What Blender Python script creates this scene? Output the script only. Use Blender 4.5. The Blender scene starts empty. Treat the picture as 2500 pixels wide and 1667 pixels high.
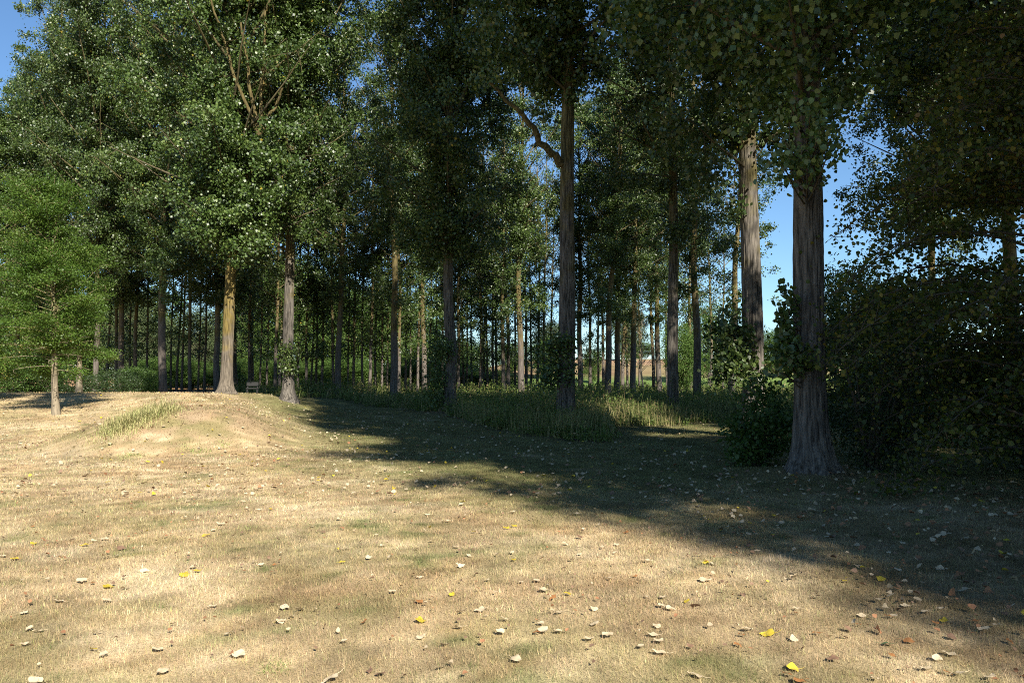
import bpy, math
import numpy as np
from mathutils import Vector

# ------------------------------------------------------------------ camera, light, exposure
sc = bpy.context.scene
COL = sc.collection
F_PX, CX, CY = 1944.0, 1250.0, 833.5
PITCH = math.atan((930.0 - CY) / F_PX)
CAM_Z = 1.6
cam = bpy.data.cameras.new("camera")
cam_o = bpy.data.objects.new("camera", cam)
COL.objects.link(cam_o)
cam.sensor_width = 36.0
cam.lens = 36.0 * F_PX / 2500.0
cam.clip_start = 0.1
cam.clip_end = 3000.0
cam_o.location = (0, 0, CAM_Z)
cam_o.rotation_euler = (math.pi / 2 + PITCH, 0, 0)
sc.camera = cam_o

SUN_EL = math.radians(35.0)
SUN_H = np.array([0.40, -0.917])
SUN_H = SUN_H / np.linalg.norm(SUN_H)
world = bpy.data.worlds.new("World")
sc.world = world
world.use_nodes = True
wn = world.node_tree
sky = wn.nodes.new("ShaderNodeTexSky")
sky.sky_type = 'NISHITA'
sky.sun_disc = False
sky.sun_elevation = SUN_EL
sky.sun_rotation = math.atan2(SUN_H[0], SUN_H[1])
sky.altitude = 50
sky.air_density = 1.0
sky.dust_density = 0.1
sky.ozone_density = 2.0
wb = wn.nodes.new("ShaderNodeMix"); wb.data_type = 'RGBA'; wb.blend_type = 'MULTIPLY'; wb.inputs[0].default_value = 1.0
wb.inputs[7].default_value = (0.92, 1.17, 1.38, 1)   # camera white balance
wn.links.new(sky.outputs[0], wb.inputs[6])
wn.links.new(wb.outputs[2], wn.nodes["Background"].inputs[0])
wn.nodes["Background"].inputs[1].default_value = 0.050
sun = bpy.data.lights.new("sun", 'SUN')
sun.energy = 5.0
sun.angle = math.radians(0.5)
sun.color = (1.0, 0.93, 0.82)
sun_o = bpy.data.objects.new("sun", sun)
COL.objects.link(sun_o)
ld = Vector((-SUN_H[0] * math.cos(SUN_EL), -SUN_H[1] * math.cos(SUN_EL), -math.sin(SUN_EL)))
sun_o.rotation_euler = ld.to_track_quat('-Z', 'Y').to_euler()
sun_o.location = (30, -60, 60)
sc.view_settings.view_transform = 'Standard'
sc.view_settings.look = 'None'
sc.view_settings.exposure = 1.2
sc.view_settings.gamma = 1.0
sc.render.engine = 'CYCLES'
sc.cycles.max_bounces = 6
sc.cycles.diffuse_bounces = 2
sc.cycles.glossy_bounces = 2
sc.cycles.transmission_bounces = 3
sc.cycles.transparent_max_bounces = 4
sc.cycles.sample_clamp_indirect = 3.0
sc.cycles.caustics_reflective = False
sc.cycles.caustics_refractive = False
sc.cycles.use_denoising = False
sc.cycles.filter_width = 1.0

# ------------------------------------------------------------------ maths helpers
RNG = np.random.default_rng


def norm(v):
    return v / np.maximum(np.linalg.norm(v, axis=-1, keepdims=True), 1e-9)


def sstep(a, b, x):
    t = np.clip((x - a) / (b - a), 0, 1)
    return t * t * (3 - 2 * t)


def _hash(ix, iy, iz, seed):
    h = (ix * 374761393 + iy * 668265263 + iz * 2147483647 + seed * 974634777) & 0xFFFFFFFF
    h = ((h ^ (h >> 13)) * 1274126177) & 0xFFFFFFFF
    h = ((h ^ (h >> 16)) * 2246822519) & 0xFFFFFFFF
    h = h ^ (h >> 15)
    return (h & 0xFFFFFF) / float(0xFFFFFF)


def vnoise(x, y, z=None, seed=0):
    x = np.asarray(x, float); y = np.asarray(y, float)
    z = np.zeros_like(x) if z is None else np.asarray(z, float)
    ix = np.floor(x).astype(np.int64); iy = np.floor(y).astype(np.int64); iz = np.floor(z).astype(np.int64)
    fx = x - ix; fy = y - iy; fz = z - iz
    fx = fx * fx * (3 - 2 * fx); fy = fy * fy * (3 - 2 * fy); fz = fz * fz * (3 - 2 * fz)
    r = 0
    for dx in (0, 1):
        for dy in (0, 1):
            for dz in (0, 1):
                w = (fx if dx else 1 - fx) * (fy if dy else 1 - fy) * (fz if dz else 1 - fz)
                r = r + w * _hash(ix + dx, iy + dy, iz + dz, seed)
    return r


def fbm(x, y, seed=0, octv=3):
    r = 0; a = 0.5; t = 0
    for o in range(octv):
        r = r + a * vnoise(x * 2 ** o, y * 2 ** o, seed=seed + o * 17); t += a; a *= 0.5
    return r / t


def seg_dist(x, y, pts):
    d = np.full(np.shape(x), 1e9)
    for (ax, ay), (bx, by) in zip(pts[:-1], pts[1:]):
        vx, vy = bx - ax, by - ay
        t = np.clip(((x - ax) * vx + (y - ay) * vy) / (vx * vx + vy * vy), 0, 1)
        d = np.minimum(d, np.hypot(x - ax - t * vx, y - ay - t * vy))
    return d


RIDGE = [(-8.5, 20.6), (-9.8, 26.0), (-13.5, 33.0), (-30, 35.5), (-60, 37.0)]


def hill_z(x, y):
    return 7.4 * sstep(112, 215, y) * (0.25 + 0.75 * sstep(-25, 8, x)) - 3.0 * sstep(230, 420, y)


def ground_z(x, y):
    x = np.asarray(x, float); y = np.asarray(y, float)
    d = seg_dist(x, y, RIDGE)
    w = 3.9 + 1.2 * sstep(24, 34, y)
    mound = 0.92 * (1 - sstep(0.15, 1.0, d / w))
    ramp = 0.98 * sstep(17.5, 33.5, y) * sstep(-8.6, -13.5, x) * (1 - 0.6 * sstep(38, 55, y))
    z = np.maximum(mound, ramp) + 0.12 * np.minimum(mound, ramp)
    z = z + 0.05 * (fbm(x * 0.35, y * 0.35, 3) - 0.5) + 0.16 * (fbm(x * 0.07 + 5, y * 0.07, 9) - 0.5) * sstep(10, 25, y)
    z = z + 0.018 * (vnoise(x * 2.3, y * 2.3, seed=14) - 0.5) * (y < 40)
    z = z + 0.07 * (fbm(x * 1.6, y * 1.6, 19) - 0.5) * sstep(0.1, 0.5, mound)
    # root hummocks of the two trees that stand at the lawn's edge
    z = z + 0.14 * np.exp(-((x - 5.0) ** 2 + (y - 13.2) ** 2) / 1.6)
    z = z + 0.16 * np.exp(-((x + 3.2) ** 2 + (y - 38.6) ** 2) / 2.5)
    z = z + hill_z(x, y) * sstep(108, 120, y)
    return z


def ray(px, py):
    dx = (np.asarray(px, float) - CX) / F_PX
    dy = (CY - np.asarray(py, float)) / F_PX
    c, s = math.cos(PITCH), math.sin(PITCH)
    return np.stack([dx, c - dy * s, s + dy * c], -1)


def at(px, py, depth):
    r = ray(px, py)
    return np.array([0, 0, CAM_Z]) + r * (depth / r[..., 1:2])


def hit(px, py, far=60):
    r = ray(px, py)
    o = np.array([0, 0, CAM_Z])
    prev = 2.5
    for t in np.arange(2.5, far, 0.05):
        p = o + r * t
        if p[2] < ground_z(p[0], p[1]):
            return o + r * (t - 0.025)
    return None


# undergrowth front edge: y as a function of x
UG_X = np.array([-60, -24, -20, -11.6, -6, -4.4, -3.2, -1.6, 0, 1.5, 2.6, 3.1, 3.4, 8.4, 12, 20, 60])
UG_Y = np.array([70, 66, 60, 55, 45, 40.2, 37.8, 31, 25.2, 21.9, 21.8, 23.6, 27.6, 31.0, 31, 32, 35])


def in_undergrowth(x, y):
    return sstep(-0.7, 0.5, y - np.interp(x, UG_X, UG_Y) + 2.6 * (fbm(x * 0.9, y * 0.9, 77) - 0.5))


# ------------------------------------------------------------------ mesh helpers
def make_mesh(name, V, faces, mat=None, attrs=None, smooth=False):
    me = bpy.data.meshes.new(name)
    V = np.asarray(V, np.float32).reshape(-1, 3)
    if not isinstance(faces, list):
        faces = [faces]
    faces = [np.asarray(f, np.int32) for f in faces if len(f)]
    loops = np.concatenate([f.ravel() for f in faces])
    sizes = np.concatenate([np.full(len(f), f.shape[1], np.int32) for f in faces])
    starts = np.concatenate([[0], np.cumsum(sizes)[:-1]]).astype(np.int32)
    me.vertices.add(len(V)); me.vertices.foreach_set("co", V.ravel())
    me.loops.add(len(loops)); me.loops.foreach_set("vertex_index", loops)
    me.polygons.add(len(sizes)); me.polygons.foreach_set("loop_start", starts)
    me.polygons.foreach_set("loop_total", sizes)
    if smooth:
        me.polygons.foreach_set("use_smooth", np.ones(len(sizes), bool))
    for k, a in (attrs or {}).items():
        a = np.asarray(a, np.float32)
        if a.ndim == 1:
            at_ = me.attributes.new(k, 'FLOAT', 'POINT'); at_.data.foreach_set("value", a)
        else:
            if a.shape[1] == 3:
                a = np.concatenate([a, np.ones((len(a), 1), np.float32)], 1)
            at_ = me.attributes.new(k, 'FLOAT_COLOR', 'POINT'); at_.data.foreach_set("color", a.ravel())
    me.update(calc_edges=True)
    if mat:
        me.materials.append(mat)
    return me


def add(name, data, parent=None, loc=None, rotz=0.0, scale=None):
    o = bpy.data.objects.new(name, data)
    COL.objects.link(o)
    if parent is not None:
        o.parent = parent
    if loc is not None:
        o.location = loc
    if rotz:
        o.rotation_euler = (0, 0, rotz)
    if scale is not None:
        o.scale = scale
    return o


def tag(o, label, cat, group=None, kind=None):
    if label: o["label"] = label
    if cat: o["category"] = cat
    if group: o["group"] = group
    if kind: o["kind"] = kind
    return o


class Bag:
    """collects vertices and faces of one mesh"""
    def __init__(self):
        self.V = []; self.F = {}; self.n = 0; self.A = []

    def put(self, V, F, tint=0.5):
        V = np.asarray(V, float).reshape(-1, 3)
        F = np.asarray(F, int)
        self.F.setdefault(F.shape[1], []).append(F + self.n)
        self.V.append(V); self.n += len(V)
        self.A.append(np.broadcast_to(np.asarray(tint, float), (len(V),)))

    def mesh(self, name, mat, smooth=False):
        return make_mesh(name, np.concatenate(self.V), [np.concatenate(f) for f in self.F.values()], mat,
                         {"tint": np.concatenate(self.A)}, smooth)


def tube(path, rad, n=8, twist=0.0):
    path = np.asarray(path, float); rad = np.asarray(rad, float)
    t = norm(np.gradient(path, axis=0))
    ref = np.where(np.abs(t[:, 2:3]) > 0.9, np.array([[1.0, 0, 0]]), np.array([[0, 0, 1.0]]))
    if np.any(np.abs(t[:, 2]) > 0.9):
        ref = np.broadcast_to(np.array([[0.83, 0.55, 0.0]]), path.shape)
    a = norm(np.cross(ref, t)); b = np.cross(t, a)
    th = np.linspace(0, 2 * np.pi, n, endpoint=False) + twist
    V = path[:, None] + rad[:, None, None] * (a[:, None] * np.cos(th)[None, :, None] + b[:, None] * np.sin(th)[None, :, None])
    m = len(path)
    i = np.arange(m - 1)[:, None] * n; j = np.arange(n)[None]
    j2 = (j + 1) % n
    Fq = np.stack([i + j, i + j2, i + n + j2, i + n + j], -1).reshape(-1, 4)
    return V.reshape(-1, 3), Fq


def kite_leaves(C, size, rng, droop=0.5, up=0.0, fold=0.16, wide=0.46):
    n = len(C)
    a = norm(rng.normal(size=(n, 3)) + np.array([0, 0, -droop]))
    nn = rng.normal(size=(n, 3)) + np.array([0, 0, up])
    nn = norm(nn - a * np.sum(nn * a, 1, keepdims=True))
    s = np.cross(nn, a)
    L = np.asarray(size).reshape(-1, 1) * np.ones((n, 1))
    fo = rng.uniform(-0.05, fold, (n, 1)) * L
    v0 = C - a * 0.5 * L
    v1 = C - a * 0.12 * L + s * wide * L + nn * fo
    v2 = C + a * 0.5 * L
    v3 = C - a * 0.12 * L - s * wide * L + nn * fo
    V = np.stack([v0, v1, v2, v3], 1).reshape(-1, 3)
    return V, np.arange(4 * n).reshape(n, 4)


def ovate_leaves(C, size, rng, droop=0.4, up=0.6, fold=0.14, wide=0.40, curl=0.06, a=None):
    n = len(C)
    if a is None:
        a = norm(rng.normal(size=(n, 3)) + np.array([0, 0, -droop]))
    nn = rng.normal(size=(n, 3)) + np.array([0, 0, up])
    nn = norm(nn - a * np.sum(nn * a, 1, keepdims=True))
    s = np.cross(nn, a)
    L = np.asarray(size).reshape(-1, 1) * np.ones((n, 1))
    fo = rng.uniform(-0.02, fold, (n, 1)) * L
    cu = rng.uniform(-curl, curl * 2.5, (n, 1)) * L
    w = wide * rng.uniform(0.85, 1.1, (n, 1))
    b = C - a * 0.5 * L
    l1 = C - a * 0.27 * L + s * w * L + nn * fo
    l2 = C + a * 0.12 * L + s * w * 0.86 * L + nn * (fo + cu * 0.3)
    t = C + a * 0.5 * L + nn * cu
    r2 = C + a * 0.12 * L - s * w * 0.86 * L + nn * (fo + cu * 0.3)
    r1 = C - a * 0.27 * L - s * w * L + nn * fo
    V = np.stack([b, l1, l2, t, r2, r1], 1).reshape(-1, 3)
    i = np.arange(n)[:, None] * 6
    Fq = np.concatenate([i + np.array([[0, 1, 2, 3]]), i + np.array([[3, 4, 5, 0]])])
    return V, Fq


# ------------------------------------------------------------------ materials
def new_mat(name):
    m = bpy.data.materials.new(name)
    m.use_nodes = True
    nt = m.node_tree
    nt.nodes.clear()
    return m, nt, nt.nodes.new, nt.links.new


def leaf_mat(name, stops, trans, tw=0.35, rough=0.42, spec=0.45, vary=0.25):
    m, nt, N, L = new_mat(name)
    out = N("ShaderNodeOutputMaterial")
    at_ = N("ShaderNodeAttribute"); at_.attribute_name = "tint"
    cr = N("ShaderNodeValToRGB")
    e = cr.color_ramp.elements
    while len(e) < len(stops): e.new(0.5)
    for el, (p, c) in zip(e, stops):
        el.position = p; el.color = (*c, 1)
    L(at_.outputs["Fac"], cr.inputs[0])
    oi = N("ShaderNodeObjectInfo")
    mr = N("ShaderNodeMapRange"); mr.inputs[3].default_value = 1 - vary; mr.inputs[4].default_value = 1 + vary
    L(oi.outputs["Random"], mr.inputs[0])
    hs = N("ShaderNodeHueSaturation")
    L(cr.outputs[0], hs.inputs["Color"]); L(mr.outputs[0], hs.inputs["Value"])
    p = N("ShaderNodeBsdfPrincipled")
    L(hs.outputs[0], p.inputs["Base Color"])
    p.inputs["Roughness"].default_value = rough
    p.inputs["Specular IOR Level"].default_value = spec
    tr = N("ShaderNodeBsdfTranslucent")
    mx = N("ShaderNodeMix"); mx.data_type = 'RGBA'; mx.blend_type = 'MIX'
    mx.inputs[0].default_value = 0.75
    L(hs.outputs[0], mx.inputs[6]); mx.inputs[7].default_value = (*trans, 1)
    L(mx.outputs[2], tr.inputs[0])
    ms = N("ShaderNodeMixShader"); ms.inputs[0].default_value = tw
    L(p.outputs[0], ms.inputs[1]); L(tr.outputs[0], ms.inputs[2]); L(ms.outputs[0], out.inputs[0])
    return m


def bark_mat(name, grey, olive, zlo=1.5, zhi=9.0, scale=1.0, bump=0.6, furrow=0.45):
    m, nt, N, L = new_mat(name)
    out = N("ShaderNodeOutputMaterial"); p = N("ShaderNodeBsdfPrincipled")
    p.inputs["Roughness"].default_value = 0.9
    p.inputs["Specular IOR Level"].default_value = 0.15
    tc = N("ShaderNodeTexCoord")
    mp = N("ShaderNodeMapping"); mp.inputs["Scale"].default_value = (18 * scale, 18 * scale, 1.7 * scale)
    L(tc.outputs["Object"], mp.inputs[0])
    n1 = N("ShaderNodeTexNoise"); n1.inputs["Scale"].default_value = 1.0; n1.inputs["Detail"].default_value = 5
    n1.inputs["Roughness"].default_value = 0.65
    L(mp.outputs[0], n1.inputs["Vector"])
    rp = N("ShaderNodeValToRGB")
    rp.color_ramp.elements[0].position = 0.36; rp.color_ramp.elements[0].color = (furrow, furrow, furrow, 1)
    rp.color_ramp.elements[1].position = 0.64; rp.color_ramp.elements[1].color = (1.25, 1.25, 1.25, 1)
    L(n1.outputs["Fac"], rp.inputs[0])
    # lichen and algae: patches, thicker higher up the stem
    n2 = N("ShaderNodeTexNoise"); n2.inputs["Scale"].default_value = 1.6; n2.inputs["Detail"].default_value = 6
    L(tc.outputs["Object"], n2.inputs["Vector"])
    sp = N("ShaderNodeSeparateXYZ"); L(tc.outputs["Object"], sp.inputs[0])
    mr = N("ShaderNodeMapRange"); mr.inputs[1].default_value = zlo; mr.inputs[2].default_value = zhi
    mr.inputs[3].default_value = -0.25; mr.inputs[4].default_value = 0.3
    L(sp.outputs[2], mr.inputs[0])
    ad = N("ShaderNodeMath"); ad.operation = 'ADD'; L(n2.outputs["Fac"], ad.inputs[0]); L(mr.outputs[0], ad.inputs[1])
    r2 = N("ShaderNodeValToRGB")
    r2.color_ramp.elements[0].position = 0.42; r2.color_ramp.elements[1].position = 0.66
    L(ad.outputs[0], r2.inputs[0])
    mx = N("ShaderNodeMix"); mx.data_type = 'RGBA'
    L(r2.outputs[0], mx.inputs[0]); mx.inputs[6].default_value = (*grey, 1); mx.inputs[7].default_value = (*olive, 1)
    ml = N("ShaderNodeMix"); ml.data_type = 'RGBA'; ml.blend_type = 'MULTIPLY'; ml.inputs[0].default_value = 1
    L(mx.outputs[2], ml.inputs[6]); L(rp.outputs[0], ml.inputs[7])
    L(ml.outputs[2], p.inputs["Base Color"])
    bp = N("ShaderNodeBump"); bp.inputs["Strength"].default_value = bump; bp.inputs["Distance"].default_value = 0.03
    L(n1.outputs["Fac"], bp.inputs["Height"]); L(bp.outputs[0], p.inputs["Normal"])
    L(p.outputs[0], out.inputs[0])
    return m


def colattr_mat(name, rough=0.9, spec=0.1, tw=0.0, noise=0.0, nscale=30.0, bump=0.0):
    m, nt, N, L = new_mat(name)
    out = N("ShaderNodeOutputMaterial"); p = N("ShaderNodeBsdfPrincipled")
    p.inputs["Roughness"].default_value = rough; p.inputs["Specular IOR Level"].default_value = spec
    at_ = N("ShaderNodeAttribute"); at_.attribute_name = "col"
    src = at_.outputs["Color"]
    if noise:
        tc = N("ShaderNodeTexCoord")
        n1 = N("ShaderNodeTexNoise"); n1.inputs["Scale"].default_value = nscale; n1.inputs["Detail"].default_value = 6
        n1.inputs["Roughness"].default_value = 0.75
        L(tc.outputs["Object"], n1.inputs["Vector"])
        mr = N("ShaderNodeMapRange"); mr.inputs[1].default_value = 0.3; mr.inputs[2].default_value = 0.7
        mr.inputs[3].default_value = 1 - noise; mr.inputs[4].default_value = 1 + noise
        L(n1.outputs["Fac"], mr.inputs[0])
        ml = N("ShaderNodeMix"); ml.data_type = 'RGBA'; ml.blend_type = 'MULTIPLY'; ml.inputs[0].default_value = 1
        L(src, ml.inputs[6]); L(mr.outputs[0], ml.inputs[7]); src = ml.outputs[2]
        if bump:
            bp = N("ShaderNodeBump"); bp.inputs["Strength"].default_value = bump; bp.inputs["Distance"].default_value = 0.05
            L(n1.outputs["Fac"], bp.inputs["Height"]); L(bp.outputs[0], p.inputs["Normal"])
    L(src, p.inputs["Base Color"])
    if tw:
        tr = N("ShaderNodeBsdfTranslucent"); L(src, tr.inputs[0])
        ms = N("ShaderNodeMixShader"); ms.inputs[0].default_value = tw
        L(p.outputs[0], ms.inputs[1]); L(tr.outputs[0], ms.inputs[2]); L(ms.outputs[0], out.inputs[0])
    else:
        L(p.outputs[0], out.inputs[0])
    return m


M_POP = leaf_mat("poplar_leaf", [(0.0, (0.018, 0.034, 0.008)), (0.5, (0.048, 0.086, 0.015)), (0.93, (0.145, 0.195, 0.050)),
                                 (0.985, (0.30, 0.24, 0.03))], (0.09, 0.16, 0.016), 0.20, 0.46, 0.60, 0.18)
M_HORN = leaf_mat("hornbeam_leaf", [(0.0, (0.035, 0.075, 0.010)), (0.5, (0.062, 0.118, 0.016)), (0.95, (0.11, 0.165, 0.03)),
                                    (1.0, (0.24, 0.20, 0.06))], (0.16, 0.26, 0.03), 0.35, 0.5, 0.35, 0.12)
M_HEDGE = leaf_mat("hedge_leaf", [(0.0, (0.035, 0.07, 0.014)), (0.6, (0.06, 0.115, 0.022)), (1.0, (0.10, 0.15, 0.04))],
                   (0.10, 0.18, 0.025), 0.3, 0.5, 0.35, 0.2)
M_DARK = leaf_mat("dark_shrub_leaf", [(0.0, (0.020, 0.038, 0.011)), (0.7, (0.033, 0.060, 0.016)), (1.0, (0.055, 0.085, 0.024))],
                  (0.06, 0.10, 0.02), 0.2, 0.45, 0.4, 0.15)
M_LIND = leaf_mat("lime_leaf", [(0.0, (0.030, 0.052, 0.010)), (0.55, (0.050, 0.075, 0.013)), (0.79, (0.15, 0.15, 0.025)),
                                (0.93, (0.22, 0.17, 0.03)), (1.0, (0.20, 0.10, 0.035))], (0.16, 0.18, 0.02), 0.42, 0.45, 0.35, 0.0)
M_WILL = leaf_mat("willow_leaf", [(0.0, (0.065, 0.095, 0.038)), (1.0, (0.12, 0.155, 0.065))], (0.09, 0.13, 0.04), 0.3, 0.6, 0.2, 0.12)
M_FAR = leaf_mat("hedgerow_leaf", [(0.0, (0.045, 0.09, 0.018)), (0.7, (0.08, 0.14, 0.030)), (1.0, (0.12, 0.17, 0.045))],
                 (0.12, 0.20, 0.03), 0.35, 0.6, 0.2, 0.25)
M_UG = leaf_mat("undergrowth_leaf", [(0.0, (0.06, 0.105, 0.018)), (0.55, (0.105, 0.160, 0.032)), (0.85, (0.18, 0.20, 0.06)),
                                     (0.93, (0.26, 0.22, 0.09)), (1.0, (0.34, 0.25, 0.13))], (0.14, 0.20, 0.03), 0.35, 0.5, 0.3, 0.0)
M_BARK = bark_mat("poplar_bark", (0.125, 0.107, 0.09), (0.125, 0.10, 0.042), furrow=0.5)
M_BARK_BIG = bark_mat("poplar_bark_furrowed", (0.135, 0.120, 0.100), (0.125, 0.106, 0.046), 2.5, 11.0, 1.0, 1.0, 0.22)
M_BARK_YEL = bark_mat("lichened_poplar_bark", (0.14, 0.118, 0.09), (0.165, 0.125, 0.042), 0.5, 5.0, 1.0, 0.8, 0.42)
M_TWIG = bark_mat("twig_bark", (0.085, 0.072, 0.05), (0.10, 0.085, 0.04), 0, 20, 2.0, 0.2, 0.7)
M_HBARK = bark_mat("hornbeam_bark", (0.215, 0.18, 0.125), (0.19, 0.165, 0.085), 0, 4, 1.2, 0.4, 0.5)
M_DEAD = bark_mat("dead_wood", (0.30, 0.24, 0.18), (0.26, 0.22, 0.15), 0, 5, 2.0, 0.2, 0.7)

# ------------------------------------------------------------------ ground
STRAW = np.array([0.445, 0.340, 0.195]); PALE = np.array([0.54, 0.435, 0.275]); BROWN = np.array([0.365, 0.255, 0.140])
GREEN = np.array([0.24, 0.215, 0.09]); DGREEN = np.array([0.12, 0.15, 0.05]); SOIL = np.array([0.10, 0.085, 0.055])


def mixc(a, b, t):
    return a * (1 - t[:, None]) + b * t[:, None]


def lawn_colour(x, y):
    # mown in long passes: patches are drawn out along the mowing line
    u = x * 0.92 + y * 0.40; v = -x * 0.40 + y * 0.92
    c = np.broadcast_to(STRAW, (len(x), 3)).copy()
    c = mixc(c, PALE, 0.9 * sstep(0.47, 0.70, 0.55 * fbm(u * 1.1, v * 0.7, 21) + 0.45 * fbm(u * 4.2, v * 3.0, 22, 5)))
    c = mixc(c, BROWN, 0.85 * sstep(0.50, 0.68, 0.6 * fbm(u * 1.2 + 40, v * 0.9, 31) + 0.4 * fbm(u * 3.6, v * 3.1, 32, 5)))
    lane_shade = sstep(-4.5, 0.5, x + 0.42 * (y - 13)) * sstep(7, 14, y)
    g = 0.55 * fbm(u * 0.9 + 9, v * 0.7 + 4, 41) + 0.45 * fbm(u * 3.3, v * 2.7 + 4, 42, 5) + 0.16 * lane_shade + 0.04 * sstep(9, 4, y)
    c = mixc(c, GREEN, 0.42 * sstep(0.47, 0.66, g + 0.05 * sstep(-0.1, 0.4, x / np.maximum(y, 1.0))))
    c = mixc(c, np.array([0.125, 0.13, 0.048]), 0.8 * lane_shade * sstep(0.25, 0.5, g))  # greener lane grass, taken darker still so the tree shade is in its colour
    c = mixc(c, np.array([0.19, 0.145, 0.075]), 0.7 * sstep(0.26, 0.44, x / np.maximum(y, 1.0)) * sstep(4.0, 6.0, y) * (1 - lane_shade))  # right side of the lawn painted darker to deepen the shadow lying there
    g2 = fbm(u * 3.8 + 3, v * 3.4, 51)
    c = mixc(c, DGREEN, 0.7 * sstep(0.62, 0.78, g2) * sstep(0.42, 0.6, g))
    c = c * (0.80 + 0.40 * vnoise(x * 11, y * 11, seed=55))[:, None]
    mm = 0.45 * fbm(x * 1.9, y * 1.6, 57, 6) + 0.55 * fbm(x * 6.1, y * 5.0, 58, 4)
    c = mixc(c, c * np.array([0.70, 0.68, 0.60]), 0.42 * sstep(0.51, 0.58, mm))
    c = mixc(c, c * np.array([1.20, 1.2, 1.22]), 0.5 * sstep(0.47, 0.41, mm))
    c = c * (0.70 + 0.60 * vnoise(x * 23, y * 17, seed=59))[:, None]
    c = c * (0.93 + 0.14 * sstep(0.3, 0.7, 0.5 + 0.5 * np.sin((x * 0.92 + 0.45 * y) * 3.1 + 1.5 * fbm(x * .3, y * .3, 56))))[:, None]
    md = seg_dist(x, y, RIDGE)
    nose = sstep(3.4, 1.6, md) * sstep(26, 19, y)
    c = mixc(c, np.array([0.33, 0.225, 0.135]), 0.55 * nose)
    dk = nose * sstep(0.56, 0.68, fbm(x * 3.1 + 8, y * 3.1, 64))
    c = mixc(c, np.array([0.14, 0.125, 0.06]), 0.6 * dk)
    bare = sstep(3.0, 1.5, md) * sstep(24, 18, y) * sstep(0.40, 0.62, fbm(x * 2.2, y * 2.2, 61))
    c = mixc(c, np.array([0.30, 0.215, 0.13]), 0.8 * bare)
    mg = sstep(3.6, 2.0, md) * sstep(25, 18, y) * sstep(0.5, 0.66, fbm(x * 1.7 + 4, y * 1.7, 63))
    c = mixc(c, np.array([0.21, 0.19, 0.075]), 0.7 * mg)
    ug = in_undergrowth(x, y)
    c = mixc(c, SOIL, ug * 0.9)
    far = sstep(56, 66, y) * (1 - ug)
    c = mixc(c, np.array([0.20, 0.17, 0.09]), far * 0.7)
    for bx, by, br in ((5.0, 13.2, 0.9), (-3.2, 38.5, 1.5), (6.9, 22.9, 1.0), (1.9, 26, 1.2), (6.3, 21.3, 0.8)):
        c = mixc(c, np.array([0.21, 0.145, 0.09]), 0.8 * np.exp(-((x - bx) ** 2 + (y - by) ** 2) / (br * br)))
    return c


def axis_coords(parts):
    r = []
    for a, b, s in parts:
        r.append(np.arange(a, b, s))
    r.append([parts[-1][1]])
    return np.unique(np.concatenate(r).round(4))


gx = np.unique(np.concatenate([-np.geomspace(60, 1500, 14), np.arange(-60, -16, 1.0), np.arange(-16, 12, 0.22), np.arange(12, 60, 1.2), np.geomspace(60, 1500, 14)]))
gy = np.unique(np.concatenate([-np.geomspace(40, 1200, 10), np.arange(-40, 2, 2.0), np.arange(2, 30, 0.2), np.arange(30, 60, 0.5), np.arange(60, 125, 2.5), np.geomspace(125, 2500, 28)]))
X, Y = np.meshgrid(gx, gy)
xf, yf = X.ravel(), Y.ravel()
zf = ground_z(xf, yf) - 0.6 * sstep(119, 126, yf)
nx, ny = len(gx), len(gy)
i = (np.arange(ny - 1)[:, None] * nx + np.arange(nx - 1)[None]).ravel()
M_GROUND = colattr_mat("dry_lawn_ground", 0.95, 0.05, 0.0, 0.45, 55.0, 0.5)
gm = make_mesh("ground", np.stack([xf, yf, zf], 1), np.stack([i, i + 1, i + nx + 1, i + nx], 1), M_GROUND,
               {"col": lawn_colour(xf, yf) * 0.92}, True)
tag(add("ground", gm), None, None, None, "structure")

# the field on the rise beyond the plantation: green margin at its foot, harvested earth above
fx = np.linspace(-260, 320, 140); fy = np.concatenate([np.linspace(116, 240, 80), np.linspace(246, 600, 20)])
X, Y = np.meshgrid(fx, fy); xf, yf = X.ravel(), Y.ravel()
nx, ny = len(fx), len(fy)
i = (np.arange(ny - 1)[:, None] * nx + np.arange(nx - 1)[None]).ravel()
fc = np.broadcast_to(np.array([0.31, 0.20, 0.118]), (len(xf), 3)).copy()
fc = mixc(fc, np.array([0.22, 0.175, 0.085]), 0.85 * sstep(0.42, 0.6, fbm(xf * 0.03, yf * 0.14, 5)))
fc = mixc(fc, np.array([0.16, 0.10, 0.06]), 0.6 * sstep(0.5, 0.68, fbm(xf * 0.06 + 3, yf * 0.3, 6)))
edge = 148 + 8 * (fbm(xf * 0.03, yf * 0.0, 15) - 0.5) + 0.10 * (xf - 20)
fc = mixc(fc, np.array([0.115, 0.175, 0.045]), sstep(14, -8, yf - edge + 14 * (fbm(xf * .1, yf * .1, 7) - .5)) * sstep(-18, -4, xf))
fc = mixc(fc, np.array([0.38, 0.22, 0.11]), sstep(-6, -18, xf) * 0.8)
M_FIELD = colattr_mat("field_earth", 0.95, 0.05, 0.0, 0.25, 2.5, 0.4)
fm = make_mesh("field", np.stack([xf, yf, ground_z(xf, yf) + 0.05 - 0.7 * sstep(117.5, 116, yf)], 1),
               np.stack([i, i + 1, i + nx + 1, i + nx], 1), M_FIELD, {"col": fc}, True)
tag(add("field", fm), None, None, None, "structure")

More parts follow.
